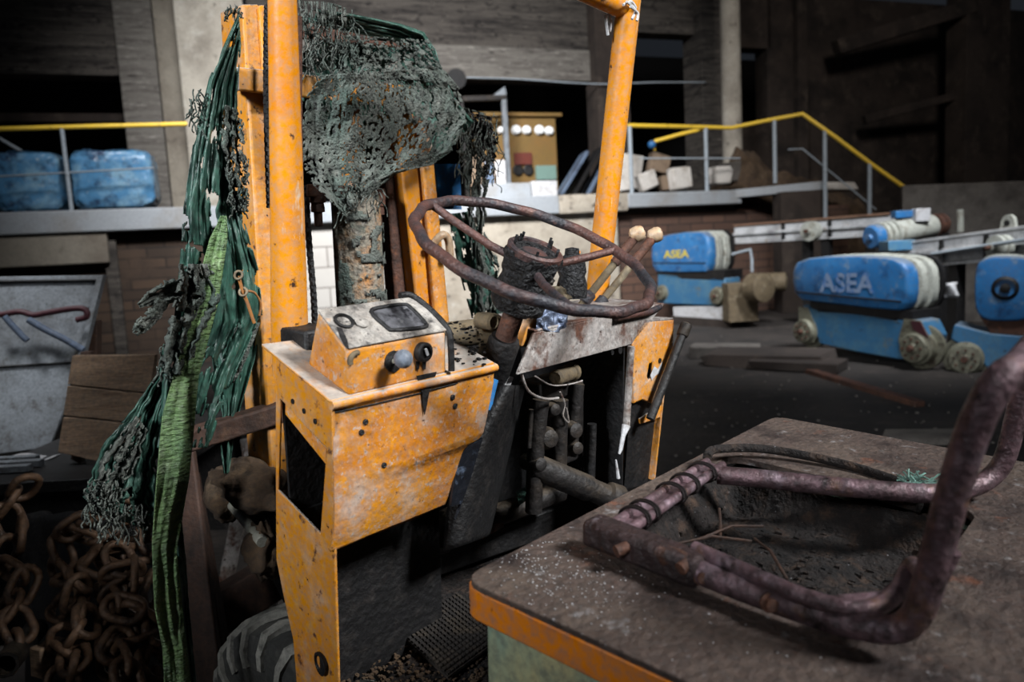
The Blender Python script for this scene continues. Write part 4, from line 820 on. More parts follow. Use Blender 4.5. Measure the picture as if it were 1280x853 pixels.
cy0, cy1, cyt = LM(452, 395, .02), LM(444, 240, .02), LM(436, 100, .02); cyt.x = cy1.x - .005
cy = part('lift_cylinder', MB().lathe(cy0, cy1 - cy0, [(.066, -.25), (.066, (cy1 - cy0).length * .96), (.06, (cy1 - cy0).length), (.05, (cy1 - cy0).length)], 28), 'dustcyl', mast)
part('cylinder_rod', MB().tube([cy1, cyt], .036, 18), 'panel', cy)
part('cylinder_dust', MB().grid(lambda u, v: cy0.lerp(cy1, .95 * v - .1) + V((math.cos(PI + PI * u), math.sin(PI + PI * u), 0)) * (.069 + .006 * abs(noise.noise(V((u * 9, v * 14, 1))))), 40, 40, lambda u, v: noise.noise(V((u * 5, v * 9, 4))) + .25 * noise.noise(V((u * 18, v * 30, 4))) > -.05 + .35 * v), 'tarpgrey', cy, solid=.003)
part('chain_yoke', MB().hexa([LM(383, 246, -.03), LM(482, 252, -.03), LM(482, 252, .06), LM(383, 246, .06), LM(383, 230, -.03), LM(482, 236, -.03), LM(482, 236, .06), LM(383, 230, .06)]), 'rust', mast, bevel=.004)
for x, y in ((397, 258), (472, 262)):
    p = LM(x, y, -.01); part('chain_anchor', MB().lathe(p + V((0, 0, .03)), (0, 0, -1), [(.014, 0), (.022, .002), (.022, .02), (.016, .022), (.018, .032), (.018, .044), (.011, .046), (.011, .08), (.002, .082)], 12), 'rust', mast)
def bead_chain(pts, r):
    c = MB(); P = catmull(pts, 14)
    for i, p in enumerate(P[:-1]):
        d = (P[i + 1] - p); c.bar(p, p + d * 1.05, r * (1.8 if i % 2 else 1.1), r * (1.1 if i % 2 else 1.8), (0, 1, 0))
    return c
part('lift_chain', bead_chain([LM(334, 6, -.1), LM(333, 60, -.1), LM(333, 120, -.1), LM(335, 200, -.1), LM(337, 260, -.1)], .007), 'black', mast)
part('lift_chain', bead_chain([LM(382, 232, -.02), LM(386, 300, -.02), LM(392, 370, -.02), LM(394, 420, -.02)], .008), 'black', mast)
hk = LM(553, 300, -.04); part('hose_elbow', MB().tube(catmull([hk + V((-.03, .02, -.02)), hk + V((-.01, 0, .01)), hk + V((.012, 0, .012)), hk + V((.026, .0, -.01)), hk + V((.028, 0, -.05))], 5), .012, 10), 'cream', mast, angle=60)
part('carriage_bar', MB().bar(LY(226, 553, .99), LY(352, 514, .93), .045, .052), 'woodred', mast, bevel=.006)
blu = [LM(545, 205, .12), LM(575, 205, .12), LM(577, 262, .12), LM(548, 262, .12)]
part('blue_plate', MB().poly(blu, (0, .01, 0)), 'blue', mast)
# --- dash, levers, brackets on the right
ds = part('dash_sheet', MB().poly(px(LY, [(647, 469), (700, 455), (789, 431), (830, 382), (748, 398), (668, 416)], .3), (0, .008, 0)), 'dash', FK, bevel=.002)
zt = LY(748, 398, .3).z
part('dash_top', MB().poly([LY(668, 416, .3), LY(830, 382, .3), LY(830, 382, .3) + V((.0, .22, 0)), LY(668, 416, .3) + V((.02, .22, 0))], (0, 0, .006)), 'dash', ds, bevel=.002)
part('end_strap', MB().tube([LY(825, 384, .3), LY(812, 390, .29), LY(770, 398, .29)], .008, 8), 'rimrust', ds, angle=60)
part('edge_holes', MB().lathe(LY(775, 438, .297), (0, -1, 0), [(.009, 0), (.009, .002), (.001, .002)], 10).lathe(LY(765, 441, .297), (0, -1, 0), [(.006, 0), (.006, .002), (.001, .002)], 10), 'black', ds)
part('yellow_bracket', MB().poly(px(LY, [(652, 434), (660, 410), (672, 392), (693, 389), (696, 401), (670, 415), (662, 434)], .32), (0, .07, 0)), 'yellow', ds, bevel=.004)
for (kx, ky), (bx0, by0), o in (((803, 285), (733, 374), 0), ((825, 287), (750, 380), .03)):
    a, b = LY(kx, ky, .34 + o), LY(bx0, by0, .42 + o); d = (a - b).normalized()
    lv = part('control_lever', MB().tube([b - d * .05, b, a], .0105, 10), 'olive', FK)
    part('lever_boss', MB().lathe(b - d * .012, d, [(.012, 0), (.016, .004), (.016, .03), (.011, .034)], 12), 'rimrust', lv)
    part('lever_grip', MB().tube([b.lerp(a, .5), a], .013, 10), 'rust', lv)
    part('knob', MB().lathe(a - d * .02, (.5, -.8, .25), [(.006, -.022), (.017, -.017), (.0215, 0), (.019, .013), (.014, .018), (.011, .016), (.006, .02), (.001, .02)], 20), 'cream', lv)
part('burnt_switch', MB().lathe(LY(715, 372, .36), (0, 0, 1), [(.035, 0), (.036, .03), (.03, .05), (.034, .06), (.03, .09), (.018, .1), (.016, .115), (.001, .118)], 18), 'blackdust', FK)
part('switch_knob', MB().lathe(LY(718, 318, .36), (0, 0, 1), [(.006, -.02), (.008, 0), (.014, .002), (.014, .008), (.001, .01)], 12), 'band', FK)
cbk = part('column_bracket', MB().poly(px(LY, [(612, 400), (622, 391), (634, 398), (642, 420), (632, 446), (626, 474), (613, 478), (614, 450), (620, 425)], .36), (0, .05, 0)), 'olive', FK, bevel=.008)
part('pivot_boss', MB().lathe(LY(616, 403, .35), (0, -1, 0), [(.018, -.04), (.018, 0), (.013, .004), (.012, -.002), (.002, -.002)], 18), 'olive', cbk)
part('pivot_boss', MB().lathe(LY(642, 423, .34), (0, -1, 0), [(.016, -.04), (.016, 0), (.01, .003), (.009, -.004), (.002, -.004)], 18), 'olive', cbk)
part('cross_tube', MB().tube([LY(555, 420, .52), LY(620, 412, .42)], .03, 16), 'olive', cbk)
part('yellow_link', MB().poly(px(LY, [(626, 440), (641, 428), (636, 446), (624, 474), (614, 478), (618, 456)], .335), (0, .02, 0)), 'panel', cbk, bevel=.003)
part('blue_sleeve', MB().tube(px(LY, [(617, 474), (612, 492), (608, 512)], .34), [.011, .012, .011], 10), 'blue', cbk, label='blue-grey sleeve')
part('white_tag', MB().poly(px(LY, [(636, 470), (642, 472), (636, 488), (629, 486)], .33), (0, .003, 0)), 'white', cbk)
# --- right cowl
rc = part('right_cowl', plate(px(LY, [(790, 431), (798, 412), (806, 402), (842, 400), (841, 436), (837, 462), (831, 488), (818, 506), (803, 500), (792, 505)], .3), [px(LY, [(812, 455), (816, 453), (815, 470), (811, 476), (809, 470)], .3)], (0, .008, 0)), 'panel', FK, bevel=.003)
part('top_cover', MB().poly([LY(790, 431, .3), LY(806, 402, .3), LY(842, 400, .3), LY(842, 400, .3) + V((0, .25, -.01)), LY(806, 402, .3) + V((0, .25, -.01)), LY(798, 415, .3) + V((0, .25, -.01))], (0, .0, .006)), 'dash', rc, bevel=.003)
part('side_skin', MB().poly([LY(842, 400, .3), LY(841, 436, .3), LY(831, 490, .3), LY(819, 600, .3), LY(819, 600, .3) + V((0, .3, 0)), LY(842, 400, .3) + V((0, .3, 0))], (-.006, 0, 0)), 'panel', rc)
part('lower_tab', MB().poly(px(LY, [(800, 524), (828, 506), (827, 521), (801, 530)], .302), (0, .005, 0)), 'panel', rc)
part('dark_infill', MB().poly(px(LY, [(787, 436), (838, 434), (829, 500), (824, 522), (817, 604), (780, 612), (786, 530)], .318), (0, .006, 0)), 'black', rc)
part('paint_patch', MB().poly(px(LY, [(813, 470), (818, 458), (823, 462), (828, 452), (826, 466), (819, 470), (815, 476)], .2985), (0, .001, 0)), 'white', rc, label='chipped white patch')
part('round_hole', MB().lathe(LY(825, 451, .2988), (0, -1, 0), [(.007, -.002), (.007, .001), (.001, .001)], 12), 'black', rc)
st = part('gas_strut', MB().tube([LY(857, 408, .27), LY(813, 524, .27)], .0115, 12), 'black', rc)
part('strut_cap', MB().lathe(LY(857, 408, .27), (LY(857, 408, .27) - LY(813, 524, .27)), [(.014, -.03), (.016, -.026), (.016, .004), (.011, .008), (.001, .008)], 14), 'darksteel', st)
rd = part('pull_rod', MB().tube(px(LY, [(789, 433), (786, 480), (783, 532)], .285), .009, 10), 'dash', rc)
part('rod_end', MB().tube(px(LY, [(783, 532), (779, 545), (776, 562), (774, 568)], .285), [.011, .006, .005, .003], 8), 'white', rd)
part('white_drip', MB().tube(px(LY, [(770, 575), (772, 590), (773, 598)], .3), [.002, .004, .005], 6), 'white', rd)
# --- dark machinery between the cowls
mech = part('hydraulic_valve', MB().box(LY(690, 530, .42), (.16, .08, .2)).box(LY(682, 485, .4), (.12, .07, .05)), 'darksteel', FK, bevel=.006)
for pts, r, m_ in (([(676, 500), (670, 560), (667, 640)], .02, 'darksteel'), ([(722, 480), (716, 540), (712, 570)], .017, 'darksteel'), ([(664, 512), (661, 560)], .006, 'darksteel'), ([(700, 500), (698, 590)], .02, 'darksteel'), ([(740, 530), (738, 600)], .012, 'black')):
    part('hydraulic_pipe', MB().tube(catmull(px(LY, pts, .35), 4), r, 12), m_, mech, angle=60)
for x, y, r in ((684, 548, .027), (716, 538, .024), (690, 512, .018), (718, 560, .02), (672, 580, .02)): part('valve_cap', MB().lathe(LY(x, y, .34), (-.3, -1, .2), [(r, -.05), (r, 0), (r * .75, .008), (r * .75, .016), (r * .3, .02), (.001, .02)], 14), 'darksteel', mech)
part('accumulator', MB().lathe(LY(694, 473, .33), LY(728, 460, .36) - LY(694, 473, .33), [(.014, 0), (.019, .005), (.019, .075), (.023, .078), (.023, .092), (.014, .096)], 16), 'olive', mech)
part('pale_hose', MB().tube(catmull(px(LY, [(650, 455), (655, 478), (664, 492), (682, 499), (698, 498)], .31), 6), .0032, 8), 'dash', mech, angle=60)
part('thin_wire', MB().tube(catmull(px(LY, [(700, 490), (706, 505), (704, 520), (711, 528), (708, 510)], .32), 6), .002, 6), 'dash', mech, angle=60)
part('thin_wire', MB().tube(catmull(px(LY, [(668, 470), (690, 482), (715, 480), (728, 476)], .32), 6), .002, 6), 'dash', mech, angle=60)
part('axle_pipe', MB().lathe(LY(690, 592, .33), LY(762, 622, .25) - LY(690, 592, .33), [(.03, -.05), (.031, .1), (.027, .11), (.027, .15), (.036, .155), (.038, .185), (.03, .2), (.002, .2)], 18), 'darksteel', mech)
part('rear_pipe', MB().tube(px(LY, [(722, 485), (795, 520)], .5), .035, 14), 'black', mech)
part('inner_fender', MB().grid(lambda u, v: LY(622 + (555 - 622) * v + (34 + 22 * v) * u - 18 * math.sin(PI * v) * (1 - u), 482 + (690 - 482) * v - 20 * u * v, .352 - .05 * math.sin(PI * u) + .04 * u), 12, 24), 'black', mech, solid=.005, angle=60)
part('bent_pipe', MB().tube(catmull([LZ(548, 690, -.28), LZ(548, 668, -.25), LZ(562, 648, -.23), LZ(600, 650, -.24), LZ(700, 615, -.24)], 6), .028, 12), 'darksteel', mech, angle=60)
part('foot_pedal', MB().box(LZ(608, 655, -.25), (.09, .05, .02), (1, .1, 0), (0, 1, .4)), 'rust', mech, bevel=.004)
part('green_scrap', MB().poly([LZ(645, 617, -.2), LZ(662, 608, -.2), LZ(662, 624, -.2), LZ(649, 632, -.2)], (0, 0, .004)), 'tarp', mech)
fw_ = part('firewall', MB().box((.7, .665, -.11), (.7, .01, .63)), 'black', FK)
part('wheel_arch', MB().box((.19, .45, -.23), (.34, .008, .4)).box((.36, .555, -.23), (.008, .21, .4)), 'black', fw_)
part('added_dark_sheet', MB().box((.872, .48, -.09), (.006, .34, .62)), 'black', fw_)  # black sheet added to make the inside of the right cowl dark
fl = part('floor_plate', MB().poly([(.01, -.02, -.42), (1.05, -.02, -.42), (1.05, .66, -.42), (.36, .66, -.42), (.36, .44, -.42), (.01, .36, -.42)], (0, 0, -.012)), 'debris', FK)
part('floor_beam', MB().bar(LZ(425, 735, -.36), LZ(760, 622, -.36), .07, .08), 'black', fl, bevel=.006)
mt = MB(); m0, m1, m3 = LZ(497, 792, -.405), LZ(572, 745, -.405), LZ(560, 850, -.405)
ex, ey = m1 - m0, m3 - m0
mt.poly([m0, m0 + ex, m0 + ex + ey, m0 + ey], (0, 0, .006))
for i in range(17):
    for j in range(15):
        mt.box(m0 + ex * (i + .5) / 17 + ey * (j + .5) / 15 + V((0, 0, .008)), (ex.length / 17 * .62, ey.length / 15 * .62, .006), ex, ey)
part('ribbed_mat', mt, 'mat_rubber', fl)
tr = MB()
for k in range(11):
    a = LZ(430 + 16 * k, 716 - 2 * k, -.4); tr.box(a, (.035, .006, .006), (.6, 1, 0), (-1, .6, 0))
part('tread_bars', tr, 'olive', fl)
dm = MB(); rnd = random.Random(31)
for k in range(700):
    x, y = rnd.uniform(425, 605), 870 - 90 * rnd.random() ** 1.6; p = LZ(x, y, -.414); s = rnd.uniform(.002, .009)
    if p.y > -.01: dm.rock(p, (s, s, s * .6), k, 8, .4)
tag(part('floor_grit', dm, 'earth', fl), kind='stuff')
part('chassis', MB().box((.535, -.5, -.62), (1.0, .96, .5)).box((.535, .3, -.6), (.66, .9, .3)), 'black', FK, bevel=.02)
# --- front wheel, axle end, tilt cylinder
tw = MB(); wcx = V((.1, .71, -.765)); R_ = 0
R_ = (L2W(wcx).z) / UW.z
def tyre_prof(r): return [(r * .52, .0), (r * .6, -.012), (r * .8, -.02), (r * .95, -.008), (r * .985, .02), (r * .985, .2), (r * .95, .228), (r * .8, .24), (r * .6, .23), (r * .52, .22)]
def wheel(c, r, flip=1):
    wl = part('front_wheel', MB().lathe(c, (flip, 0, 0), tyre_prof(r), 48), 'rubberdark', FK)
    for k in range(22):
        for side in (0, 1):
            a0 = 2 * PI * (k + .5 * side) / 22; vs = []; fs = []
            for st, (xx, rr, da) in enumerate(((-.014, .74, -.03), (-.014, .86, .0), (.0, .965, .03), (.03, 1.0, .07), (.075, 1.005, .15), (.118, 1.0, .24))):
                if side: xx = .22 - xx
                nx = (-1 if not side else 1) * (1.0 if rr < .9 else (.7 if rr < .98 else 0)); nr = 0 if rr < .9 else (.7 if rr < .98 else 1)
                for hh in (-.004, .013):
                    for ww in (-.045, .045):
                        a = a0 + da + ww * (1 if rr > .9 else .8); rq = r * rr + nr * hh; vs.append(c + V((flip * (xx + nx * hh), math.cos(a) * rq, math.sin(a) * rq)))
            for q in range(5):
                o = q * 4; fs += [(o, o + 1, o + 5, o + 4), (o + 2, o + 6, o + 7, o + 3), (o, o + 4, o + 6, o + 2), (o + 1, o + 3, o + 7, o + 5)]
            fs += [(0, 2, 3, 1), (20, 21, 23, 22)]
            tw.add(vs, fs)
    part('tread_lugs', tw, 'rubber', wl)
    part('rim', MB().lathe(c, (flip, 0, 0), [(.02, .02), (r * .2, .015), (r * .22, .05), (r * .42, .05), (r * .5, .0), (r * .55, -.004), (r * .55, .02), (r * .5, .2), (r * .1, .2)], 32), 'darksteel', wl)
wheel(wcx, R_); tw = MB()
wheel(V((.97, .71, -.765)), (L2W(V((.97, .71, -.765))).z) / UW.z, -1)
ax_ = part('axle_hub', MB().lump(LX(315, 606, .2), (.16, .26, .11), 3).lump(LX(282, 618, .2), (.1, .13, .13), 5).lump(LX(328, 690, .16), (.07, .09, .13), 7, .35), 'earth', FK, angle=180)
part('tilt_rod', MB().tube([LX(291, 632, .18), LX(328, 678, .14)], .0135, 12), 'steel', ax_)
part('axle_beam', MB().tube([wcx + V((.2, 0, 0)), V((.8, .67, -.7))], .06, 12), 'black', FK)
part('hub_post', MB().bar(LX(312, 612, .22), V((.3, .75, -.65)), .06, .08), 'black', ax_)
part('rear_wheel', MB().lathe(V((.06, -.95, -.78)), (1, 0, 0), tyre_prof((L2W(V((.06, -.95, -.78))).z) / UW.z), 40), 'rubber', FK)
part('rear_wheel', MB().lathe(V((1.01, -.95, -.78)), (-1, 0, 0), tyre_prof((L2W(V((1.01, -.95, -.78))).z) / UW.z), 40), 'rubber', FK)

# ================================================================== torn tarpaulin over the mast
def lerp_list(P, v):
    q = v * (len(P) - 1); i = min(int(q), len(P) - 2); t = q - i
    return tuple(a * (1 - t) + b * t for a, b in zip(P[i], P[i + 1]))
def cloth(name, left, right, nu, nv, yv, amp, parent, m, keep=None, folds=5.0, seed=0, solid=.0025, rag=.0, thick=None):
    """left/right: outline points seen in the photo; yv(u, v): distance ahead in the truck's frame"""
    def f(u, v):
        a, b = lerp_list(left, v), lerp_list(right, v)
        ru = u + rag * noise.noise(V((u * 3, v * 22, seed))) * (1 if u < .5 else -1)
        x, y = a[0] * (1 - ru) + b[0] * ru, a[1] * (1 - ru) + b[1] * ru
        o = amp * (noise.noise(V((u * folds, v * 1.6, seed))) + .45 * noise.noise(V((u * folds * 2.4, v * 7, seed + 5))) + .12 * noise.noise(V((u * folds * 7, v * 22, seed + 9))))
        return L2W(LY(x, y, yv(u, v) + o))
    return part(name, MB().grid(f, nu, nv, keep), m, parent, solid=solid, angle=180)
def holes(su, sv, thr, seed, edge=.0, bottom=.0):
    def k(u, v):
        n = noise.noise(V((u * su, v * sv, seed))) + .5 * noise.noise(V((u * su * 3, v * sv * 3, seed)))
        e = edge * max(0, 1 - min(u, 1 - u) / .15) + bottom * max(0, (v - .75) / .25)
        return n < thr - e
    return k
TP = thing('torn_tarpaulin', L2W(V((.2, .95, .95))), 'torn green tarpaulin and grey netting hanging in strips from the yellow mast', 'tarpaulin')
cloth('hanging_sheet', [(298, 18), (262, 98), (241, 185), (230, 258), (226, 320), (216, 420), (206, 470), (196, 560)], [(301, 55), (296, 120), (298, 200), (303, 270), (322, 335), (328, 390), (292, 470), (262, 560)], 110, 240, lambda u, v: .9 - .05 * v, .05, TP, 'tarp', holes(5, 14, .40, 2, .25, .35), 5, 1)
cloth('bright_strip', [(276, 270), (262, 300), (246, 360), (226, 440), (203, 520), (196, 600), (190, 680), (193, 760), (203, 810), (206, 862)], [(283, 270), (284, 300), (272, 380), (248, 470), (242, 540), (236, 600), (221, 690), (228, 760), (232, 800), (240, 862)], 26, 170, lambda u, v: .84 - .05 * v, .018, TP, 'tarplight', holes(3, 14, .85, 6, .15), 1.6, 3)
cloth('dark_strip', [(204, 468), (198, 560), (196, 640), (206, 700), (214, 760), (222, 862)], [(238, 462), (228, 560), (226, 640), (232, 700), (236, 760), (246, 862)], 30, 140, lambda u, v: .875 - .04 * v, .03, TP, 'tarp', holes(3, 10, .8, 8, .2), 2.5, 4)
cloth('torn_flap', [(232, 345), (205, 352), (184, 366), (172, 380)], [(242, 382), (216, 378), (196, 380), (176, 386)], 24, 24, lambda u, v: .86, .03, TP, 'tarpgrey', holes(5, 6, .5, 3, .3, .3), 4, 7, rag=.1)
cloth('torn_flap', [(196, 372), (183, 390), (170, 402), (164, 414)], [(212, 378), (200, 398), (184, 414), (172, 420)], 14, 20, lambda u, v: .85, .02, TP, 'tarpgrey', holes(4, 6, .55, 5, .25, .3), 3, 8, rag=.1)
cloth('netting_knot', [(224, 330), (222, 360), (214, 390), (206, 430), (200, 466)], [(262, 330), (276, 372), (262, 400), (246, 430), (238, 470)], 26, 40, lambda u, v: .83, .03, TP, 'tarpgrey', holes(6, 9, .38, 9, .35, .2), 5, 9, rag=.1)
cloth('lower_flap', [(205, 430), (196, 470), (160, 520), (130, 556), (112, 600), (106, 622), (124, 640)], [(214, 440), (212, 490), (206, 540), (202, 580), (200, 620), (198, 650), (196, 668)], 100, 130, lambda u, v: .92 - .05 * u, .06, TP, 'tarp', holes(6, 7, .55, 11, .3, .35), 6, 10, rag=.06)
cloth('lower_netting', [(170, 520), (136, 560), (116, 596), (104, 620), (118, 640), (138, 650)], [(186, 540), (176, 580), (160, 610), (150, 640), (150, 660), (156, 664)], 36, 50, lambda u, v: .86, .05, TP, 'tarpgrey', holes(7, 9, .1, 14, .35, .3), 6, 12, rag=.12)
cloth('inner_sheet', [(266, 378), (262, 420), (268, 470), (278, 520), (276, 560), (280, 592)], [(326, 372), (330, 400), (318, 450), (300, 510), (292, 545), (286, 592)], 60, 120, lambda u, v: .97, .035, TP, 'tarp', holes(5, 8, .8, 15, .2, .1), 4, 13)
cloth('inner_netting', [(260, 372), (268, 400), (276, 450), (286, 480)], [(326, 374), (328, 396), (312, 440), (296, 478)], 30, 36, lambda u, v: .945, .02, TP, 'tarpgrey', holes(6, 7, .12, 16, .25, .3), 4, 14)
cloth('grey_tuft', [(280, 130), (276, 170), (286, 240), (288, 262)], [(304, 140), (306, 190), (312, 240), (310, 265)], 22, 44, lambda u, v: .87, .03, TP, 'tarpgrey', holes(6, 11, .1, 17, .4), 5, 15, rag=.15)
cloth('top_drape', [(396, 12), (440, 18), (500, 30), (530, 40), (544, 62), (556, 98), (574, 132), (592, 152)], [(392, 30), (440, 40), (492, 52), (514, 66), (524, 92), (536, 130), (552, 160), (570, 176)], 30, 60, lambda u, v: .90 + .05 * u, .03, TP, 'tarp', holes(5, 7, .75, 18, .1), 5, 16)
cloth('back_drape', [(374, 20), (374, 60), (372, 90), (376, 130), (380, 200)], [(532, 48), (536, 70), (546, 100), (556, 150), (560, 190)], 40, 40, lambda u, v: 1.13, .04, TP, 'tarp', holes(5, 7, .5, 19, .1, .3), 5, 17)
cloth('top_fringe', [(372, 0), (384, 2), (400, 2), (416, 4), (432, 10)], [(378, 84), (392, 92), (406, 88), (424, 92), (440, 84)], 40, 60, lambda u, v: .88, .04, TP, 'tarpgrey', lambda u, v: noise.noise(V((u * 3, v * 34, 2))) > -.02 + .25 * u, 3, 18)
# the big grey net in front of the cylinder
def netkeep(u, v):
    n = noise.noise(V((u * 8, v * 6, 21))) * .4 + 1.0 * noise.noise(V((u * 46, v * 36, 22))) + .4 * noise.noise(V((u * 90, v * 70, 5)))
    c = math.hypot((u - .62) / .34, (v - .42) / .38)
    return n < .30 - .26 * max(0, 1 - c) - .5 * max(0, (v - .86) / .14) - .3 * max(0, (.05 - min(u, 1 - u)) / .05)
cloth('grey_net', [(400, 94), (384, 120), (376, 165), (378, 205), (392, 232), (412, 250), (432, 272)], [(552, 84), (574, 110), (584, 150), (566, 188), (540, 206), (500, 214), (470, 236)], 230, 200, lambda u, v: .83 + .03 * u, .035, TP, 'tarpgrey', netkeep, 5, 20)
cloth('upper_net', [(430, 44), (424, 70), (420, 100)], [(536, 50), (548, 76), (556, 100)], 90, 50, lambda u, v: .87, .03, TP, 'tarpgrey', lambda u, v: noise.noise(V((u * 26, v * 11, 31))) + .5 * noise.noise(V((u * 60, v * 26, 32))) < -.06 + .2 * v, 5, 28)
cloth('ragged_hanging_net', [(566, 130), (572, 180), (580, 230), (588, 290), (592, 340), (596, 398)], [(606, 142), (624, 178), (610, 230), (606, 290), (624, 330), (626, 398)], 40, 90, lambda u, v: .96, .04, TP, 'tarpgrey', holes(6, 12, .16, 25, .3, .2), 5, 22, rag=.14)
cloth('brown_net_clump', [(582, 140), (590, 165), (598, 190), (606, 215)], [(614, 146), (624, 170), (622, 200), (616, 222)], 26, 40, lambda u, v: .92, .04, TP, 'debris', holes(7, 9, .05, 27, .3), 5, 24, rag=.2)
cloth('lower_green_net', [(560, 268), (566, 300), (574, 340), (590, 398)], [(590, 264), (612, 310), (622, 350), (634, 398)], 30, 50, lambda u, v: 1.0, .03, TP, 'tarp', holes(6, 9, .4, 28, .2), 4, 26)
lt = MB(); rnd = random.Random(8)
for (x0, x1, y0, y1, ln, n, yy) in ((376, 440, 10, 60, 46, 60, .87), (282, 302, 5, 20, 12, 16, .9), (108, 150, 600, 648, 22, 60, .85), (235, 262, 110, 150, 22, 26, .88), (570, 622, 140, 225, 26, 70, .9), (420, 480, 225, 262, 20, 30, .83), (196, 214, 430, 470, 16, 20, .84), (120, 200, 630, 662, 24, 40, .84), (286, 312, 180, 260, 14, 40, .86)):
    for k in range(n):
        x, y = rnd.uniform(x0, x1), rnd.uniform(y0, y1); P = [(x, y)]
        for q in range(4): x += rnd.uniform(-.22, .22) * ln; y += rnd.uniform(.05, .42) * ln; P.append((x, y))
        lt.tube(catmull([L2W(LY(a, b, yy + rnd.uniform(-.02, .02))) for a, b in P], 3), .0016, 4)
tag(part('loose_threads', lt, 'tarpgrey', TP, angle=180), kind='stuff')
# cord with rings
t = thing('knotted_cord', L2W(LY(300, 350, .82)), 'orange cord with two pale rings tied beside the mast foot', 'cord')
part('cord', MB().tube(catmull([L2W(LY(x, y, .82)) for x, y in ((299, 345), (300, 352), (304, 366), (309, 378), (315, 396), (318, 404))], 5), .004, 8).tube(catmull([L2W(LY(x, y, .83)) for x, y in ((306, 364), (318, 366), (326, 380), (324, 395))], 5), .0028, 8), 'orangewire', t, angle=60)
for x, y in ((298, 344), (304, 365)):
    c = L2W(LY(x, y, .815)); part('ring', MB().tube([c + V((math.cos(a) * .0085, .004 * math.sin(a), math.sin(a) * .0085)) for a in [2 * PI * k / 16 for k in range(16)]], .0028, 8, True), 'olive', t, angle=60)
# scraps lying on the dash
c = L2W(LY(694, 396, .33)); e = L2W(LY(694, 396, .33) + V((0, 0, .1))) - c
def foilf(u, v):
    p = LY(670 + 38 * u + 3 * v, 412 - 44 * v + 5 * u, .3 + .012 * v + .014 * noise.noise(V((u * 4, v * 4, 3)))); return L2W(p)
tag(part('foil_scrap', MB().grid(foilf, 30, 30), 'foil', None, L2W(LY(690, 405, .33)), solid=.001, angle=25), 'crumpled blue-grey foil scrap lying on the dash under the wheel rim', 'foil')
for x, y, s, m_, lb, y0 in ((694, 372, .03, 'olive', 'dusty rounded lump on the dash beside the foil scrap', .335), (672, 366, .014, 'white', 'small pale stone between the burnt hub and the dusty lump', .345), (684, 352, .014, 'slab', 'grey splinter leaning on the burnt hub', .38)):
    p = LY(x, y, y0); tag(part('dirt_lump', MB().lump(L2W(p), (s * 2.2, s * 1.6, s * 1.5), int(x), .3), m_, None, L2W(p), angle=180), lb, 'lump')

# ================================================================== left foreground
LINK = None
def link_mesh():
    P = []; L_, Wd = .05, .036
    for k in range(9): a = -PI / 2 + PI * k / 8; P.append(V((L_ / 2.3 + Wd * math.cos(a), Wd * math.sin(a), 0)))
    for k in range(9): a = PI / 2 + PI * k / 8; P.append(V((-L_ / 2.3 + Wd * math.cos(a), Wd * math.sin(a), 0)))
    return MB().tube(P, .0122, 10, True).mesh('link', angle=60)
LINK = link_mesh(); LINK.materials.append(M['chain'])
def heavy_chain(pts, label, seed, scale=1.0, jit=.35):
    rnd = random.Random(seed); P = catmull(pts, 30); pitch = .074 * scale
    t = thing('heavy_chain', P[0], label, 'chain', 'heap of heavy chains'); acc = 0; last = P[0]; n = 0
    out = [P[0]]
    for p in P[1:]:
        acc += (p - last).length; last = p
        if acc >= pitch: out.append(p); acc = 0
    for i, p in enumerate(out):
        d = (out[min(i + 1, len(out) - 1)] - out[max(i - 1, 0)]).normalized()
        d = (d + V((rnd.uniform(-1, 1), rnd.uniform(-1, 1), rnd.uniform(-1, 1))) * jit).normalized()
        X, Y, Z = d, None, None
        up = V((.15, -.95, .3)); Y = (up - X * up.dot(X)).normalized(); Z = X.cross(Y)
        a = (PI / 2 if i % 2 else 0) + rnd.uniform(-.5, .5) + PI / 4; Y2 = Y * math.cos(a) + Z * math.sin(a); Z2 = X.cross(Y2)
        o = bpy.data.objects.new('link', LINK); COL.objects.link(o); o.parent = t
        q = p - P[0]
        o.matrix_local = Matrix(((X.x * scale, Y2.x * scale, Z2.x * scale, q.x), (X.y * scale, Y2.y * scale, Z2.y * scale, q.y), (X.z * scale, Y2.z * scale, Z2.z * scale, q.z), (0, 0, 0, 1)))
    return t
def hp_(x, y): return WY(x, y, 2.02 + .42 * (max(0, 853 - y) / 213) + .05 * math.sin(x * .11))
heavy_chain([hp_(150, 632), hp_(112, 648), hp_(86, 668), hp_(128, 668), hp_(178, 664), hp_(186, 690), hp_(140, 690), hp_(110, 700), hp_(150, 716), hp_(190, 712)], 'rusty chain lying across the top of the heap under the green flap', 1)
heavy_chain([hp_(78, 690), hp_(74, 716), hp_(104, 730), hp_(90, 748), hp_(76, 762), hp_(108, 772), hp_(96, 792), hp_(78, 808), hp_(96, 830), hp_(80, 856), hp_(90, 885)], 'rusty chain hanging down the left side of the heap', 2)
heavy_chain([hp_(150, 700), hp_(168, 728), hp_(140, 744), hp_(160, 764), hp_(186, 772), hp_(172, 794), hp_(146, 800), hp_(150, 826), hp_(160, 850), hp_(150, 885)], 'rusty chain snaking down the middle of the heap', 3)
heavy_chain([hp_(192, 736), hp_(188, 760), hp_(196, 790), hp_(184, 816), hp_(194, 838), hp_(186, 880)], 'rusty chain at the right of the heap just left of the hanging green strip', 4)
heavy_chain([hp_(120, 708) + V((0, .08, 0)), hp_(128, 740) + V((0, .08, 0)), hp_(112, 764) + V((0, .08, 0)), hp_(132, 790) + V((0, .08, 0)), hp_(114, 816) + V((0, .08, 0)), hp_(126, 850) + V((0, .08, 0)), hp_(110, 890) + V((0, .08, 0))], 'dark rusty chain sunk between the others in the heap', 5)
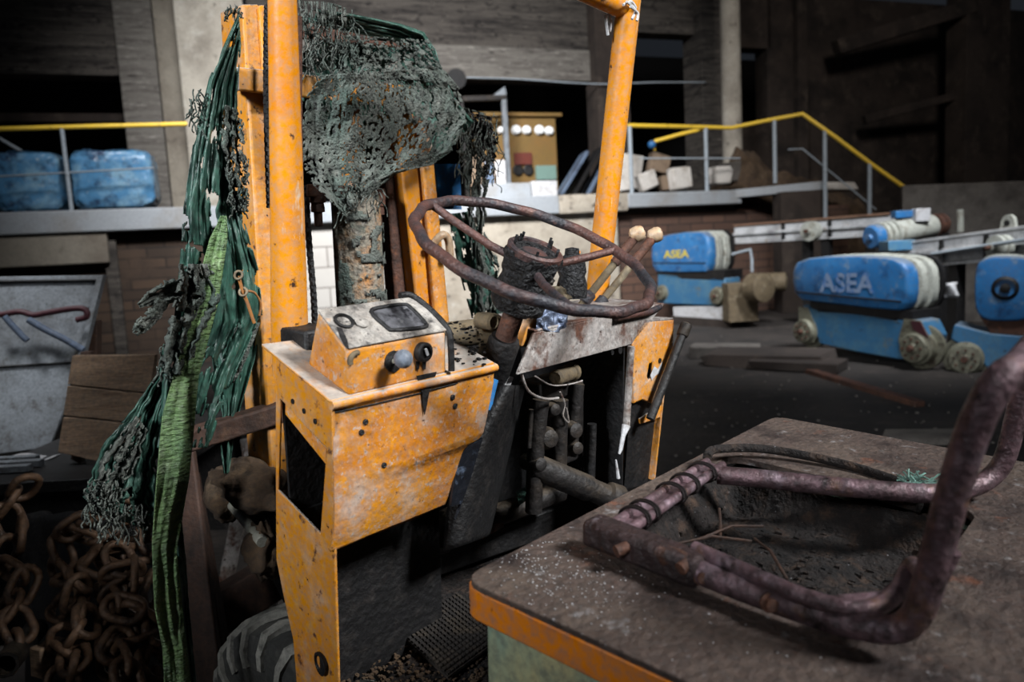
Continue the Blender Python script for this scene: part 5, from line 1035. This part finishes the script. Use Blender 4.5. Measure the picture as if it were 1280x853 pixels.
heavy_chain([WY(30, 610, 2.4), WY(4, 640, 2.4), WY(26, 668, 2.35), WY(2, 700, 2.3), WY(30, 728, 2.25), WY(8, 760, 2.2), WY(24, 790, 2.15), WY(4, 840, 2.1)], 'dark chain in the shade at the left edge of the picture', 6)
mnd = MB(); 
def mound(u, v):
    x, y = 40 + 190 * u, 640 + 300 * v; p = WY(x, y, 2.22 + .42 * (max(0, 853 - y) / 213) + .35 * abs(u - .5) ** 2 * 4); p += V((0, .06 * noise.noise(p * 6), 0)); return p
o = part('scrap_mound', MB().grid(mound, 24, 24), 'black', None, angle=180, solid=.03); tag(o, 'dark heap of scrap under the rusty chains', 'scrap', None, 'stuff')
def wpoly(name, pts, yy, th, m, label, cat, parent=None, lean=0, group=None):
    P = [WY(x, y, yy + lean * (500 - y) / 100) for x, y in pts]
    o = part(name, MB().poly(P, V((0, th, 0))), m, parent, None if parent else sum(P, V((0, 0, 0))) / len(P), .004)
    if label: tag(o, label, cat, group)
    return o
# grey stained sheet with bent tubes, wooden plank panel, bench
t = thing('steel_sheet', WY(50, 575, 3.9), 'large grey stained sheet leaning below the platform at far left', 'sheet')
wpoly('sheet', [(-60, 347), (128, 344), (97, 470), (62, 560), (-60, 575)], 3.95, .02, 'sheet', None, None, t, .16)
wpoly('sheet_edge', [(121, 345), (129, 344), (98, 470), (91, 470)], 3.9, .04, 'sheet', None, None, t, .16)
wpoly('sheet_seam', [(-60, 461), (95, 452), (94.5, 454), (-60, 463)], 3.93, .02, 'black', None, None, t, .16)
wpoly('sheet_seam', [(-60, 351), (124, 349), (124, 351), (-60, 354)], 3.93, .02, 'black', None, None, t, .16)
def bent(pts, yy, r, m, label):
    P = catmull([WY(x, y, yy) for x, y in pts], 6); tag(part('bent_tube', MB().tube(P, r, 10), m, None, P[0], angle=60), label, 'tube')
bent([(-20, 398), (10, 392), (26, 390), (42, 394), (60, 391), (90, 386), (106, 387), (108, 396), (96, 400)], 3.98, .016, 'maroon', 'dark red bent tube lying across the grey sheet')
bent([(6, 396), (20, 412), (34, 426)], 3.96, .016, 'bluewin', 'short blue grey tube slanting down the grey sheet')
bent([(36, 400), (56, 412), (80, 424), (104, 438)], 3.95, .018, 'bluewin', 'longer blue grey tube slanting right down the grey sheet')
t = thing('plank_panel', WY(130, 590, 3.3), 'brown panel of three wide planks leaning against the grey sheet', 'planks')
for q in ([(90, 445), (194, 444), (188, 492), (84, 481)], [(84, 482.5), (188, 493.5), (180, 530), (78.5, 520)], [(78.5, 521.5), (180, 531.5), (176, 590), (72, 566)]): wpoly('plank', q, 3.25, .035, 'wood', None, None, t, .12)
wpoly('batten', [(100, 440), (112, 440), (100, 580), (88, 575)], 3.31, .04, 'woodred', None, None, t, .12)
t = thing('steel_bench', WY(40, 640, 3.0), 'dark steel bench with pale strips on its top at far left', 'bench')
a, b = WY(-60, 604, 3.0), WY(118, 589, 3.0); top = a.z
part('bench_top', MB().hexa([V((a.x, 2.95, top - .05)), V((b.x + .25, 2.95, top - .05)), V((b.x + .25, 4.3, top - .05)), V((a.x, 4.3, top - .05)), V((a.x, 2.95, top)), V((b.x + .25, 2.95, top)), V((b.x + .25, 4.3, top)), V((a.x, 4.3, top))]), 'black', t, bevel=.005)
part('added_dark_board', MB().box(((a.x + b.x) / 2 + .12, 3.02, (top - .05) / 2), (b.x - a.x + .2, .02, top - .05)), 'black', t)  # black board added under the bench to darken the space behind the chains
for x in (a.x + .05, b.x + .2):
    for y in (3.0, 4.2): part('leg', MB().bar((x, y, top - .04), (x, y, 0), .06, .06, (0, 1, 0)), 'black', t)
part('backing', MB().box(((a.x + b.x) / 2 + .1, 4.25, top / 2), (b.x - a.x + .3, .02, top)), 'black', t)
for k, (y0, dx) in enumerate(((3.1, 0), (3.18, .02), (3.26, -.03))):
    o = part('steel_profile', MB().bar((a.x, y0, top + .02), (WY(38 + 10 * k, 585, y0).x + dx, y0, top + .02), .035, .03), 'sheet', None, bevel=.004); tag(o, ('front', 'middle', 'rear')[k] + ' pale steel strip of the three lying on the dark bench', 'strip', 'steel strips on the bench')
o = part('paper_strip', MB().grid(lambda u, v: V((WY(36, 563, 3.5).x + .22 * u, 3.3 + .08 * v, top + .008 + .01 * math.sin(6 * u))), 10, 4), 'white', None, solid=.002); tag(o, 'pale curled strip on the bench beside the plank panel', 'strip')
# leaning timbers, dark upright, beam behind the tyre
a = [WY(232, 590, 2.25), WY(252, 590, 2.25), WY(288, 870, 2.1), WY(258, 870, 2.1)]
def timber(name, p, q, wd, ht, m, label, cat='timber'):
    o = part(name, MB().bar(p, q, wd, ht, (0, 1, 0)), m, None, q, .006); tag(o, label, cat)
a_, b_ = WY(226, 560, 2.35), WY(262, 853, 2.15); d = (b_ - a_); b2 = a_ + d * (a_.z / -d.z) if d.z < 0 else b_
timber('leaning_board', a_, b2, .085, .03, 'woodred', 'reddish brown board leaning behind the lower green strip')
a_, b_ = WY(240, 592, 2.42), WY(282, 830, 2.3); d = (b_ - a_); b2 = a_ + d * (a_.z / -d.z)
timber('leaning_board', a_, b2, .03, .06, 'woodred', 'narrow brown board with a lit edge leaning left of the tyre')
a_, b_ = WY(118, 400, 4.25), WY(112, 445, 4.2); timber('dark_upright', a_, V((b_.x - .12, 4.2, .0)), .06, .06, 'woodred', 'dark red-brown upright at the right edge of the grey sheet', 'upright')
a_, b_ = WY(255, 775, 2.55), WY(352, 715, 2.7); timber('timber_beam', a_, b_, .14, .16, 'woodred', 'brown timber beam lying behind the dusty front tyre', 'beam')
for i, (x0, y0, x1, y1, wd, lb) in enumerate(((333, 480, 300, 640, .06, 'pale plank seen between the mast and the red-brown bar'), (308, 548, 322, 640, .05, 'second pale plank behind the mast foot'))):
    a_, b_ = WY(x0, y0, 3.0 + .1 * i), WY(x1, y1, 2.95 + .1 * i); d = b_ - a_; timber('pale_plank', a_, a_ + d * (a_.z / -d.z), wd, .03, 'dash', lb, 'plank')
p = WY(6, 832, 2.0); tag(part('pipe_end', MB().lathe(p, (.4, -1, .2), [(.03, -.4), (.035, -.39), (.035, 0), (.026, 0), (.026, -.2), (.001, -.2)], 18), 'darksteel', None, p), 'open end of a dark pipe in the bottom left corner', 'pipe')
a_, b_ = WY(44, 830, 2.12), WY(78, 814, 2.2); tag(part('wood_block', MB().bar(a_, b_, .05, .09), 'wood', None, bevel=.005), 'small brown block at the foot of the chain heap', 'block')
